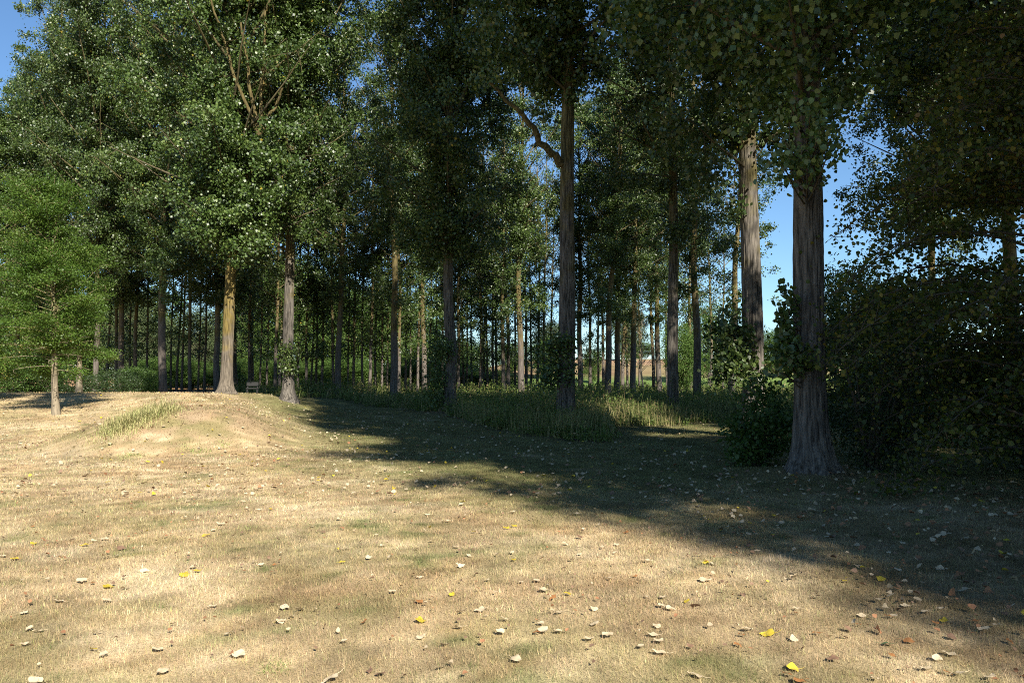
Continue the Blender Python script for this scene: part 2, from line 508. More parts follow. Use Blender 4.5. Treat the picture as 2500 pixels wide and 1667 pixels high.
# ------------------------------------------------------------------ mown grass blades
def blades(x, y, h, w, rng, tilt=1.35, green=0.0):
    n = len(x)
    z = ground_z(x, y)
    az = rng.uniform(0, 2 * np.pi, n)
    tl = np.abs(rng.normal(0, tilt * 0.6, n)) + 0.15
    d = np.stack([np.cos(az) * np.sin(tl), np.sin(az) * np.sin(tl), np.cos(np.minimum(tl, 1.45))], 1)
    s = np.stack([-np.sin(az + rng.normal(0, 0.6, n)), np.cos(az), 0 * az], 1)
    b = np.stack([x, y, z - 0.004], 1)
    V = np.stack([b - s * w[:, None] / 2, b + s * w[:, None] / 2, b + d * h[:, None]], 1).reshape(-1, 3)
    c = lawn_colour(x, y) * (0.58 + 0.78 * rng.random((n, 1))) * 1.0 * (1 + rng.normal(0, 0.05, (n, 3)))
    c = np.where(rng.random((n, 1)) < 0.12, c * np.array([0.75, 0.95, 0.7]), c)
    return V, np.repeat(np.clip(c, 0.01, 0.85), 3, 0)


rng = RNG(5)
BV, BC = [], []
for y0, y1, dens, h0, h1, w0 in ((3.5, 5.5, 11000, 0.018, 0.055, 0.0026), (5.5, 9, 6500, 0.018, 0.055, 0.0042), (9, 16, 2000, 0.02, 0.055, 0.0075),
                                 (16, 30, 420, 0.03, 0.075, 0.014), (30, 44, 110, 0.03, 0.09, 0.02)):
    hw = 0.70 * y1 + 1.2
    n = int(dens * 2 * hw * (y1 - y0))
    x = rng.uniform(-hw, hw, n); y = rng.uniform(y0, y1, n)
    k = (np.abs(x) < 0.68 * y + 1.0) & (in_undergrowth(x, y) < 0.4)
    # tufty: thin out between the tussocks
    k &= rng.random(n) < 0.45 + 0.75 * vnoise(x * 9, y * 9, seed=8)
    x, y = x[k], y[k]
    V, c = blades(x, y, rng.uniform(h0, h1, len(x)), w0 * rng.uniform(0.7, 1.3, len(x)), rng)
    BV.append(V); BC.append(c)
BV = np.concatenate(BV); BC = np.concatenate(BC)
M_GRASS = colattr_mat("dry_grass_blade", 0.8, 0.15, 0.25)
o = add("mown_grass", make_mesh("mown_grass", BV, np.arange(len(BV)).reshape(-1, 3), M_GRASS, {"col": BC}))
tag(o, "short mown lawn grass bleached straw yellow by drought", "grass", None, "stuff")

# ------------------------------------------------------------------ poplars
def poplar_variant(seed, H=30.0, zc=8.6, R=4.3, nbr=66, per_clump=140, leaf=0.136, sig=0.26, thin=None, extra=None, void=0.40, core=110, core_z=None, core_s=0.95):
    """returns branch mesh and crown mesh for a trunk that rises along +z"""
    rng = RNG(seed)
    br, cl = Bag(), []
    for k in range(nbr):
        u = (k + rng.uniform(0, 1)) / nbr
        z0 = zc - 0.6 + (H - zc) * 0.93 * u ** 0.95
        prof = np.interp(u, [0, 0.12, 0.35, 0.7, 1], [0.62, 0.9, 1.0, 0.68, 0.22])
        reach = R * prof * rng.uniform(0.72, 1.15)
        az = k * 2.399963 + rng.normal(0, 0.35)
        el = math.radians(np.interp(u, [0, 0.3, 1], [26, 42, 62]) + rng.normal(0, 7))
        L = reach / max(math.cos(el), 0.35)
        L = min(L, (H - z0) * 0.9 + 1.2)
        t = np.linspace(0, 1, 7)
        sag = rng.uniform(-0.1, 0.25)
        r_ = L * math.cos(el) * t; zz = L * math.sin(el) * (t * (1 - sag) + sag * t * t)
        wob = np.cumsum(rng.normal(0, 0.05, 7)) * L * 0.12
        P = np.stack([np.cos(az) * r_ - np.sin(az) * wob, np.sin(az) * r_ + np.cos(az) * wob, z0 + zz], 1)
        r0 = 0.022 + 0.011 * L * (1 - 0.5 * u)
        V, Fq = tube(P, np.interp(t, [0, 1], [r0, 0.012]), 5)
        br.put(V, Fq)
        nc = max(3, int(L * 3.6))
        tc = rng.uniform(0.08, 1.03, nc)
        C = np.stack([np.interp(tc, t, P[:, j]) for j in range(3)], 1)
        off = rng.normal(0, 1, (nc, 3)) * np.array([0.55, 0.55, 0.5]) * (0.5 + 0.6 * prof)
        off[:, 2] -= 0.15
        for c_, o_ in zip(C, off):
            e = c_ + o_
            if rng.random() < 0.35:
                V, Fq = tube(np.stack([c_, (c_ + e) / 2 + rng.normal(0, .05, 3), e]), np.array([0.016, 0.011, 0.005]), 3)
                br.put(V, Fq)
            cl.append(e)
    # leader
    P = np.stack([rng.normal(0, .05, 5), rng.normal(0, .05, 5), np.linspace(H * 0.9, H + 0.4, 5)], 1)
    nlead = 8
    cl += [np.array([rng.normal(0, .3), rng.normal(0, .3), z]) for z in np.linspace(H * 0.88, H + 0.3, nlead)]
    cl = np.array(cl)
    cl = cl[vnoise(cl[:, 0] * 0.40 + seed, cl[:, 1] * 0.40, cl[:, 2] * 0.36, seed) * 0.65 + 0.35 * vnoise(cl[:, 0] * 1.1, cl[:, 1] * 1.1, cl[:, 2] * 1.1 + seed, 3) > void]
    # short sprays close round the stem
    m_ = core
    ic = np.stack([rng.normal(0, core_s, m_), rng.normal(0, core_s, m_), (zc + 0.2 if core_z is None else core_z) + (H * 0.82 - zc) * rng.random(m_) ** 1.25], 1)
    cl = np.concatenate([cl, ic])
    if extra is not None:
        cl = np.concatenate([cl, extra])
    if thin is not None:
        cl = cl[thin(cl)]
    n = len(cl)
    k = rng.poisson(per_clump, n)
    idx = np.repeat(np.arange(n), k)
    csig = rng.uniform(0.6, 1.35, n) * sig
    C = cl[idx] + rng.normal(0, 1, (len(idx), 3)) * csig[idx][:, None] * np.array([1, 1, 0.8])
    sz = leaf * rng.uniform(0.65, 1.2, len(C))
    V, Fq = kite_leaves(C, sz, rng, 0.6)
    tint = np.clip(0.45 + 0.3 * (rng.random(n) - 0.5)[idx] + rng.normal(0, 0.16, len(idx)), 0, 0.93)
    tint = np.where(rng.random(len(idx)) < 0.004, 1.0, tint)
    return (br.mesh("poplar_branches", M_TWIG, True),
            make_mesh("poplar_crown", V, Fq, M_POP, {"tint": np.repeat(tint, 4)}))


VAR = [poplar_variant(101), poplar_variant(102, zc=8.0, R=4.6), poplar_variant(103, zc=9.2, R=4.0, nbr=58),
       poplar_variant(104, zc=7.4, R=4.4), poplar_variant(105, zc=5.6, R=3.5, nbr=56, per_clump=85, leaf=0.125, void=0.45)]
VAR_SIDE = poplar_variant(108, zc=8.6, R=4.7, void=0.45, per_clump=230, sig=0.29)
VAR_MID = [poplar_variant(109, zc=11.0, R=4.2, nbr=56, void=0.46, per_clump=115, core=80, core_z=7.5), poplar_variant(110, zc=12.0, R=3.9, nbr=52, void=0.48, per_clump=115, core=80, core_z=7.0)]
VAR_FAR = [poplar_variant(111, zc=12.0, R=3.5, nbr=44, per_clump=64, leaf=0.15, void=0.53, core=70, core_z=5.0, core_s=1.2),
           poplar_variant(112, zc=7.5, R=3.2, nbr=50, per_clump=50, leaf=0.155, void=0.57, core=60, core_z=4.0, core_s=1.3),
           poplar_variant(113, zc=9.5, R=3.3, nbr=48, per_clump=54, leaf=0.155, void=0.56, core=60, core_z=3.5, core_s=1.3),
           poplar_variant(115, zc=9.0, R=2.9, nbr=32, per_clump=34, leaf=0.155, void=0.62, core=36, core_z=4.0, core_s=1.2)]
VAR_DAP = poplar_variant(114, zc=11.0, R=4.5, void=0.57, per_clump=140)
VAR_HIGH = poplar_variant(106, zc=11.2, R=4.6)


def trunk_mesh(name, rad, H, rng, mat, n=9, rings=14, bend=0.12, flare=1.35, fine=False, kinks=None, top=1.0, base=-0.25, xy_lean=(0, 0)):
    if fine:
        z = np.concatenate([np.linspace(base, 1.2, 46), np.linspace(1.25, 14, 170), np.linspace(14.5, H * top, 12)])
    else:
        z = np.concatenate([[base, 0.1, 0.35, 0.8, 1.6], np.linspace(3, H * top, rings)])
    u = np.clip(z / H, 0, 1)
    r = rad * (1 - 0.80 * u ** 1.05) * (1 + (flare - 1) * np.exp(-np.maximum(z, 0) / 0.38) * 1.35)
    r = np.maximum(r, 0.02)
    ph = rng.uniform(0, 6.28, 4)
    bx = bend * (np.sin(z * 0.21 + ph[0]) - math.sin(ph[0])) + 0.3 * bend * np.sin(z * 0.7 + ph[1])
    by = bend * (np.sin(z * 0.19 + ph[2]) - math.sin(ph[2])) + 0.3 * bend * np.sin(z * 0.63 + ph[3])
    bx = bx * sstep(0, 3, z) + xy_lean[0] * np.maximum(z, 0); by = by * sstep(0, 3, z) + xy_lean[1] * np.maximum(z, 0)
    if kinks is not None:
        bx = bx + np.interp(z, kinks[0], kinks[1])
    P = np.stack([bx, by, z], 1)
    th = np.linspace(0, 2 * np.pi, n, endpoint=False)
    Z, T = np.meshgrid(z, th, indexing='ij')
    Rr = np.broadcast_to(r[:, None], Z.shape).copy()
    # root buttresses
    nb = 5
    lob = np.cos(nb * T + ph[0] + 0.8 * np.sin(2 * T + ph[1])) * 0.5 + 0.5
    Rr *= 1 + 0.42 * (flare - 1) * lob * np.exp(-np.maximum(Z, 0) / 0.30) * 1.6
    if fine:
        cx_, sy_ = np.cos(T) * rad, np.sin(T) * rad
        k = 26.0
        wx = 0.5 * vnoise(cx_ * 6, sy_ * 6, Z * 2.2, 4)
        n1 = vnoise(cx_ * k + wx, sy_ * k + wx, Z * 1.7 + 3, 11)
        n2 = vnoise(cx_ * k * 2.1, sy_ * k * 2.1, Z * 4.2, 12)
        rid = 1 - np.abs(2 * n1 - 1)
        Rr += 0.042 * (rid - 0.6) * sstep(16, 3, Z) + 0.012 * (n2 - 0.5)
        Rr += 0.02 * (vnoise(cx_ * 3, sy_ * 3, Z * 0.9, 13) - 0.5)
    V = np.stack([P[:, 0][:, None] + Rr * np.cos(T), P[:, 1][:, None] + Rr * np.sin(T), Z], -1).reshape(-1, 3)
    m = len(z)
    i = np.arange(m - 1)[:, None] * n; j = np.arange(n)[None]; j2 = (j + 1) % n
    Fq = np.stack([i + j, i + j2, i + n + j2, i + n + j], -1).reshape(-1, 4)
    return make_mesh(name, V, Fq, mat, None, True), P


rngT = RNG(77)
TR = [trunk_mesh("poplar_trunk", 0.25, 30.0, RNG(200 + q), M_BARK, 12, 26, 0.16)[0] for q in range(5)]


def shoots_mesh(rng, pts, n, leaf, sig, mat, stems=True, name="poplar_shoots", tint=(0.3, 0.9), root=None):
    """bunches of big-leaved shoots: pts are bunch centres"""
    b = Bag()
    pts = np.asarray(pts, float)
    for c in pts:
        k = n
        C = c + rng.normal(0, 1, (k, 3)) * np.asarray(sig)
        V, Fq = ovate_leaves(C, leaf * rng.uniform(0.6, 1.15, k), rng, 0.7, 0.3)
        b.put(V, Fq, np.repeat(rng.uniform(tint[0], tint[1], k), 6))
    leaves = b.mesh(name, mat)
    st = None
    if root is not None:
        s = Bag()
        for c in pts:
            r0 = np.array([root[0], root[1], c[2] - 0.25])
            V, Fq = tube(np.stack([r0, (r0 * 0.5 + c * 0.5) + np.array([0, 0, -0.05]), c, c + rng.normal(0, 0.05, 3) + np.array([0, 0, 0.05])]),
                         np.array([0.02, 0.014, 0.009, 0.003]), 4)
            s.put(V, Fq)
        st = s.mesh("shoot_stems", M_TWIG, True)
    return leaves, st


def poplar(px, D, dia, label, H=30.0, var=0, rot=None, trunk=None, group="poplars of the plantation", lean=(0, 0), sy=1.0, cs=1.0, world=None, crown=None):
    if world is None:
        x = (px - CX) / F_PX * D; y = D
    else:
        x, y = world
    z = float(ground_z(x, y))
    e = add("poplar_tree", None, None, (x, y, z))
    e.rotation_euler = (-lean[1], lean[0], 0)
    tag(e, label, "tree", group)
    s = H / 30.0
    rz = rngT.uniform(0, 6.28) if rot is None else rot
    if trunk is None:
        rs = dia / 0.5
        add("trunk", TR[int(rngT.integers(0, 5))], e, None, rz, (rs, rs, s))
    else:
        add("trunk", trunk, e)
    bm, cm = crown if crown is not None else (VAR_FAR[var - 20] if var >= 20 else VAR_MID[var - 10] if var >= 10 else VAR[var])
    k = cs * (0.85 + 0.15 * s)
    add("branches", bm, e, None, rz, (k, k, s))
    add("crown", cm, e, None, rz, (k, k, s))
    return e


BIG = []


def big_poplar(px, D, dia, label, H, var, mat, seed, kinks=None, flare=1.5, bend=0.06, crown=None, lean=(0, 0), cs=1.0, n=150):
    tm, P = trunk_mesh("poplar_trunk", dia / 2, H, RNG(seed), mat, n, 14, bend, flare, True, kinks)
    e = poplar(px, D, dia, label, H, var, None, tm, lean=lean, cs=cs, crown=crown)
    return e


def limb(parent, pts, r0, r1, n=7, mat=None, name="limb"):
    pts = np.asarray(pts, float)
    t = np.linspace(0, 1, len(pts)); tt = np.linspace(0, 1, 14)
    P = np.stack([np.interp(tt, t, pts[:, j]) for j in range(3)], 1)
    P[1:-1] += RNG(int(abs(pts[0, 2]) * 100)).normal(0, r0 * 0.25, (12, 3))
    V, Fq = tube(P, np.interp(tt, [0, 1], [r0, r1]), n)
    b = Bag(); b.put(V, Fq)
    return add(name, b.mesh("poplar_limb", mat or M_BARK, True), parent)


# --- the front trees, each with a look of its own
t1 = big_poplar(1977, 13.2, 0.50, "thickest poplar, its broad flared foot at the lawn beside the low bush", 30, 0, M_BARK_BIG, 11, flare=1.42,
                crown=poplar_variant(301, zc=6.6, R=4.9, nbr=74, per_clump=150, leaf=0.115, void=0.40), n=190)
t2 = big_poplar(1839, 23.0, 0.60, "stout poplar wearing a large leafy bunch of shoots beside the thickest trunk", 31, 1, M_BARK_BIG, 12, n=170)
t3 = big_poplar(1381, 26.6, 0.575, "tall straight poplar with one bare limb, rising from the weedy point at the lawn", 31, 0, M_BARK_BIG, 13,
                crown=VAR_HIGH, n=170)
t4 = big_poplar(1642, 33.5, 0.46, "poplar at the back of the small green glade, standing in weeds before the field", 29, 10, M_BARK_BIG, 14)
t5 = big_poplar(1096, 38.8, 0.55, "kinked poplar on an earth hummock with an ivy dark bush at its side", 30, 3, M_BARK_BIG, 15,
                kinks=([0, 1.2, 2.0, 2.9, 4.0, 5.5, 30], [0.04, 0.06, 0.10, 0.16, 0.0, -0.06, -0.1]))
t6 = big_poplar(705, 40.5, 0.55, "grey poplar with a dark girdle of leaves, at the end of the sunny lawn", 31, 1, M_BARK_BIG, 16)

# the lichened tree whose fork shows in the crown
FORK = at(632, 318, 37.6)
x7 = (553 - CX) / F_PX * 38.0; z7 = float(ground_z(x7, 38.0))
BASE7 = np.array([x7, 38.0, z7])
lean7 = (FORK - BASE7)
LIMB7 = [(at(p, q, d) - BASE7) for p, q, d in ((515, 0, 35.9), (588, 55, 36.6), (648, 20, 37.2), (690, 215, 37.0), (655, 150, 38.2))]


def clear_fork(c):
    k = np.ones(len(c), bool)
    f = FORK - BASE7
    for tip in LIMB7[:4]:
        for t in np.linspace(0, 1.0, 12):
            p = f * (1 - t) + tip * t
            dxz = np.hypot(c[:, 0] - p[0], c[:, 2] - p[2])
            k &= ~((dxz < 0.62) & (c[:, 1] < p[1] + 0.3))
    return k


_r = RNG(371)
EX7 = np.stack([_r.normal(0.5, 1.1, 120) + 0.14 * np.linspace(0, 6, 120), _r.uniform(-2.6, -0.5, 120), np.linspace(6.6, 13.2, 120) + _r.normal(0, .3, 120)], 1)
K7 = ([0, 6, 10, lean7[2], 30], [0, 0.12, 0.7, lean7[0], lean7[0] + 0.4])
t7 = big_poplar(553, 38.0, 0.53, "lichen yellow poplar on the shoulder of the mound", 31, 0, M_BARK_YEL, 17, kinks=K7, bend=0.03,
                crown=poplar_variant(307, H=30, zc=7.2, R=5.6, nbr=80, per_clump=150, thin=clear_fork, extra=EX7))
for ch in t7.children:
    if ch.name.startswith(("crown", "branches")):
        ch.rotation_euler = (0, 0, 0); ch.scale = (1, 1, 1)
F7 = FORK - BASE7
for tip, r0 in zip(LIMB7, (0.10, 0.11, 0.10, 0.13, 0.10)):
    mid = F7 * 0.55 + tip * 0.45 + np.array([(tip[0] - F7[0]) * 0.12, 0, 0])
    limb(t7, [F7 - np.array([0, 0, 0.25]), mid, tip], r0, 0.045, 8, M_BARK)

# limbs of the two trees where they show
B3 = np.array([(1381 - CX) / F_PX * 26.6, 26.6, float(ground_z((1381 - CX) / F_PX * 26.6, 26.6))])
limb(t3, [at(1368, 402, 26.6) - B3, at(1342, 372, 26.3) - B3, at(1305, 325, 25.9) - B3, at(1268, 272, 25.5) - B3, at(1195, 200, 25.0) - B3], 0.15, 0.05, 9, M_BARK_BIG)
B1 = np.array([(1977 - CX) / F_PX * 13.2, 13.2, float(ground_z((1977 - CX) / F_PX * 13.2, 13.2))])
limb(t1, [at(1985, 185, 13.2) - B1, at(2040, 118, 13.0) - B1, at(2110, 62, 12.8) - B1, at(2200, -10, 12.6) - B1, at(2300, -120, 12.4) - B1], 0.07, 0.03, 8, M_BARK_BIG)

# --- second line, told apart one by one
SECOND = [
    (1702, 52, 0.54, "poplar with a pale band of sun at its foot before the field's green corner", 29, 10, (0, 0)),
    (1784, 60, 0.53, "leaning ivy-clad poplar half hidden by the big bunch of shoots", 28, 20, (0.055, 0)),
    (961, 58, 0.55, "poplar with a sunlit pinkish foot rising from tall grass, before a darker twin trunk", 30, 11, (0, 0)),
    (826, 64, 0.49, "dark brown poplar without sun patches between the girdled and the pink-footed trunks", 30, 10, (0, 0)),
    (1273, 63, 0.53, "poplar with a pink sunlit foot beside the tall straight trunk's dark shoots", 29, 11, (0, 0)),
    (1483, 64, 0.54, "poplar tilted towards the dead sapling, its top sunlit, before the brown field", 28, 11, (0.045, 0)),
    (1504, 70, 0.53, "mossy sunlit poplar close behind the tilted trunk, before the brown field", 28, 10, (0.01, 0)),
    (1544, 67, 0.52, "straight dark poplar beside the bare dead sapling", 28, 10, (0.008, 0)),
    (1608, 72, 0.52, "dark poplar with shaggy bark on the far side of the dead sapling", 27, 10, (0.025, 0)),
    (1416, 71, 0.50, "poplar with a leafy waist next to the tall straight trunk", 28, 10, (0, 0)),
    (1037, 70, 0.50, "dark poplar partly behind the kinked trunk's bush", 29, 11, (0, 0)),
    (531, 62, 0.50, "shadowed poplar just behind the lichened trunk, peeping out at its side", 29, 3, (0, 0)),
    (400, 55, 0.54, "blue-grey shaded poplar rising straight behind the crest of the mound", 32, 1, (0, 0)),
    (297, 66, 0.50, "grey poplar with a sun fleck above dark shrubs behind the ridge", 31, 3, (0, 0)),
    (617, 85, 0.46, "bowed sunlit poplar above the dark little bench", 27, 21, (-0.012, 0)),
    (576, 80, 0.46, "thin dark poplar close beside the lichened trunk", 28, 20, (0, 0)),
    (1519, 85, 0.46, "spotted pale poplar third in the tight trio before the field", 26, 21, (0.01, 0)),
    (235, 56, 0.38, "poplar with a pale lit foot in the deep shade behind the ridge", 34, 1, (0, 0)),
    (2287, 40, 0.40, "poplar whose crown fills the sky above the yellowing lime", 30, 0, (0, 0)),
]
for px, D, dia, lab, H, v, ln in SECOND:
    poplar(px, D, dia, lab, H, v, lean=ln)
poplar(45, 74, 0.5, "far poplar whose rounded top ends below the sky at the edge of the wood", 29.5, 3)
poplar(-70, 62, 0.5, "poplar behind the young hornbeam, lower than its neighbours", 24, 1)
poplar(130, 66, 0.5, "tall poplar at the end of the wood, its flank against the open sky", 34, 0)

# --- the thin far trunks, named by the nearest telling tree
ANCH = [(235, "the pale footed trunk"), (297, "the sun flecked grey trunk"), (400, "the blue-grey trunk"), (553, "the lichened trunk"),
        (617, "the bowed trunk"), (705, "the girdled trunk"), (826, "the dark brown trunk"), (961, "the pink footed trunk in tall grass"),
        (1096, "the kinked trunk"), (1273, "the pink footed trunk near the shoots"), (1381, "the tall straight trunk"),
        (1483, "the tilted trunk"), (1544, "the straight dark trunk"), (1608, "the shaggy trunk"), (1642, "the glade trunk")]
FARW = {1230: 10, 1241: 10, 332: 10, 465: 9, 1596: 9, 1687: 9, 1120: 9, 1173: 9, 673: 9, 973: 9, 286: 8, 903: 8, 683: 8, 1284: 8, 1439: 8,
        1473: 8, 1179: 7, 1205: 7, 1212: 7, 748: 7, 787: 7, 815: 7, 864: 7, 1312: 7, 609: 7, 1133: 6, 990: 6, 933: 6, 432: 6, 1062: 5, 1152: 5, 1080: 6}
FAR_EXTRA = {1735: 7, 1765: 6, 1655: 7, 1628: 6, 1560: 6, 1531: 6, 1460: 6, 1402: 6, 1345: 6, 1330: 7, 1297: 6, 1258: 6, 1190: 6, 1140: 5, 1108: 6, 1048: 6, 1020: 7,
        1003: 5, 945: 5, 917: 6, 885: 6, 850: 5, 772: 6, 760: 5, 728: 6, 652: 6, 635: 5, 500: 6, 485: 5, 445: 6, 418: 5, 360: 6, 318: 6, 262: 6}
FARW.update(FAR_EXTRA)
ORD = ["first", "second", "third", "fourth", "fifth", "sixth", "seventh", "eighth", "ninth", "tenth", "eleventh", "twelfth", "thirteenth", "fourteenth", "fifteenth"]
DW = {10: 78, 9: 82, 8: 86, 7: 89, 6: 92, 5: 94}
for a, (ax, aname) in enumerate(ANCH):
    nxt = ANCH[a + 1][0] if a + 1 < len(ANCH) else 2500
    mem = sorted(p for p in FARW if ax <= p < nxt)
    for q, p in enumerate(mem):
        w = FARW[p]; D = DW[w] + (p * 7 % 5) - 2
        if p < 1040: D = 66 + (D - 76) * 0.65
        lab = f"slim distant poplar, {ORD[q]} thin stem {'across from' if ax < 400 else 'past'} {aname}"
        ln = {1241: (-0.02, 0), 465: (0.0, 0), 683: (0.01, 0), 432: (0.02, 0), 903: (0.012, 0)}.get(p, (rngT.normal(0, 0.006), 0))
        poplar(p, D, w / F_PX * D, lab, rngT.uniform(25, 29), (23 if p in FAR_EXTRA else 20 + p % 3), lean=ln, group="slim poplars at the back")

# --- the same plantation goes on beside and behind the viewer
for k, (x, y, H, v) in enumerate(((9.3, 1.8, 30, 1), (13.2, -7.5, 32, 0), (17.4, -17.0, 32, 3), (21.6, -26.5, 33, 1), (19.6, 8.5, 30, 2), (15.5, 20.0, 30, 1), (23.6, -2.0, 30, 0), (19.0, 30.0, 29, 3), (8.7, 7.0, 30, 3), (28.0, 6.0, 30, 1), (27.0, -9.0, 30, 2), (23.0, -17.0, 30, 0), (25.0, 16.0, 29, 0))):
    poplar(0, 0, 0.55, "poplar of the row that goes on beside the lawn towards the viewer", H, v, world=(x, y), group="row of poplars beside the viewer", cs=1.06, crown=VAR_DAP if k == 4 else VAR_SIDE)

# ------------------------------------------------------------------ shoots on the stems and bushes at their feet
def shoot_part(tree, base, items, n, leaf, sig, seed, mat=M_POP, root=(0, 0)):
    pts = [at(px, py, d) - base for px, py, d in items]
    lv, st = shoots_mesh(RNG(seed), pts, n, leaf, sig, mat, root=root)
    s = add("shoots", lv, tree)
    if st: add("stems", st, s)


def base_of(px, D):
    x = (px - CX) / F_PX * D
    return np.array([x, D, float(ground_z(x, D))])


r_ = RNG(90)
B2 = base_of(1839, 23.0)
it = [(r_.uniform(1742, 1830), r_.uniform(795, 925), r_.uniform(22.0, 23.2)) for _ in range(32)] + \
     [(r_.uniform(1800, 1850), r_.uniform(850, 925), 22.5) for _ in range(5)] + [(1775, 770, 22.8), (1790, 745, 22.9), (1760, 930, 22.6)]
shoot_part(t2, B2, it, 56, 0.13, (0.17, 0.17, 0.16), 91)
B1v = B1
it = [(1912 + 14 * math.sin(k), 700 + 15 * k, 13.0) for k in range(11)] + [(1930 + 10 * math.cos(k), 735 + 14 * k, 12.9) for k in range(10)]
shoot_part(t1, B1v, it, 11, 0.12, (0.055, 0.06, 0.06), 92)
it = [(r_.uniform(1895, 1985), r_.uniform(800, 925), r_.uniform(12.6, 13.3)) for _ in range(26)]
shoot_part(t1, B1v, it, 17, 0.115, (0.09, 0.1, 0.09), 93)
it = [(r_.uniform(1905, 2030), r_.uniform(250, 420), r_.uniform(11.6, 12.9)) for _ in range(34)]
shoot_part(t1, B1v, it, 24, 0.10, (0.16, 0.2, 0.16), 94)
B3v = B3
it = [(r_.uniform(1318, 1400), r_.uniform(835, 935), r_.uniform(26, 26.6)) for _ in range(26)] + [(r_.uniform(1350, 1390), r_.uniform(790, 850), 26.2) for _ in range(5)]
shoot_part(t3, B3v, it, 60, 0.105, (0.17, 0.17, 0.17), 95)
B5 = base_of(1096, 38.8)
it = [(r_.uniform(1046, 1092), r_.uniform(835, 985), r_.uniform(38.2, 39)) for _ in range(30)]
shoot_part(t5, B5, it, 85, 0.11, (0.24, 0.24, 0.22), 96)
B6 = base_of(705, 40.5)
it = [(r_.uniform(688, 722), r_.uniform(845, 915), r_.uniform(39.8, 40.3)) for _ in range(16)]
shoot_part(t6, B6, it, 60, 0.11, (0.18, 0.18, 0.18), 97)


def bush(name, x, y, rx, ry, h, ncl, per, leaf, sig, mat, label, seed, z0=0.0, shape="kite", tint=(0.1, 0.95), cat="bush", group=None, nst=10, flat=0.7, lowcut=0.0, zlift=0.0, sky=0.0):
    """stems from one foot, foliage bunches through the whole body"""
    rng = RNG(seed)
    zg = float(ground_z(x, y)) + zlift
    e = add(name, None, None, (x, y, zg))
    tag(e, label, cat, group)
    d = norm(rng.normal(size=(ncl, 3)))
    rr = rng.uniform(0.25, 1, ncl) ** 0.5
    rr *= 0.78 + 0.5 * vnoise(d[:, 0] * 1.7 + 9, d[:, 1] * 1.7, d[:, 2] * 1.7, seed)
    C = d * rr[:, None] * np.array([rx, ry, h / 2]) + np.array([0, 0, h / 2 + z0])
    C = C[C[:, 2] > lowcut]
    st = Bag()
    for k in range(nst):
        c = C[rng.integers(0, len(C))]
        f = np.array([rng.normal(0, 0.08 * rx), rng.normal(0, 0.08 * rx), -0.05])
        m = f * 0.5 + c * 0.5 + np.array([0, 0, 0.12 * h]) * rng.uniform(0, 1)
        V, Fq = tube(np.stack([f, f * 0.75 + m * 0.25 + [0, 0, 0.05 * h], m, c]), np.array([0.018, 0.015, 0.011, 0.004]) * (1 + h / 4), 5)
        st.put(V, Fq)
    add("stems", st.mesh("bush_stems", M_TWIG, True), e)
    k = rng.poisson(per, len(C)); idx = np.repeat(np.arange(len(C)), k)
    P = C[idx] + rng.normal(0, 1, (len(idx), 3)) * sig * np.array([1, 1, flat])
    P[:, 2] = np.maximum(P[:, 2], 0.03)
    sz = leaf * rng.uniform(0.6, 1.25, len(P))
    t = np.clip(rng.uniform(tint[0], tint[1], len(C))[idx] * 0.5 + 0.5 * rng.uniform(tint[0], tint[1], len(P)), 0, 1)
    if shape == "kite":
        V, Fq = kite_leaves(P, sz, rng, 0.4, 0.3); rep = 4
    elif shape == "narrow":
        V, Fq = kite_leaves(P, sz, rng, 0.2, 0.3, 0.08, 0.17); rep = 4
    else:
        V, Fq = ovate_leaves(P, sz, rng, 0.5, 0.7); rep = 6
    add("foliage", make_mesh("bush_foliage", V, Fq, mat, {"tint": np.repeat(t, rep)}), e)
    return e


bush("leafy_bush", 4.62, 15.0, 0.62, 0.5, 1.15, 60, 46, 0.075, 0.11, M_HEDGE, "low glossy bush at the foot of the thickest poplar", 401, shape="ovate", nst=14)
bush("leafy_bush", 5.15, 16.2, 0.50, 0.5, 1.75, 52, 34, 0.075, 0.12, M_HEDGE, "taller bush between the stout poplar and the thickest one", 402, shape="ovate", nst=12)
bush("evergreen_shrub", 6.35, 14.2, 0.85, 0.9, 3.1, 120, 60, 0.075, 0.15, M_DARK, "dark fine-leaved shrub pressed against the thickest poplar's side", 403, shape="narrow", nst=26)
bush("evergreen_shrub", 8.2, 17.6, 1.7, 1.4, 3.9, 190, 80, 0.075, 0.2, M_DARK, "broad dark shrub closing the view behind the thickest poplar", 404, nst=24)
bush("evergreen_shrub", 10.6, 19.5, 2.0, 1.5, 4.4, 200, 80, 0.08, 0.22, M_DARK, "dark shrub at the back behind the yellowing lime", 405, nst=24)
bush("evergreen_shrub", 9.6, 14.5, 1.9, 1.5, 3.2, 170, 80, 0.08, 0.2, M_DARK, "low dark shrub in the shade under the yellowing lime", 406, nst=24)

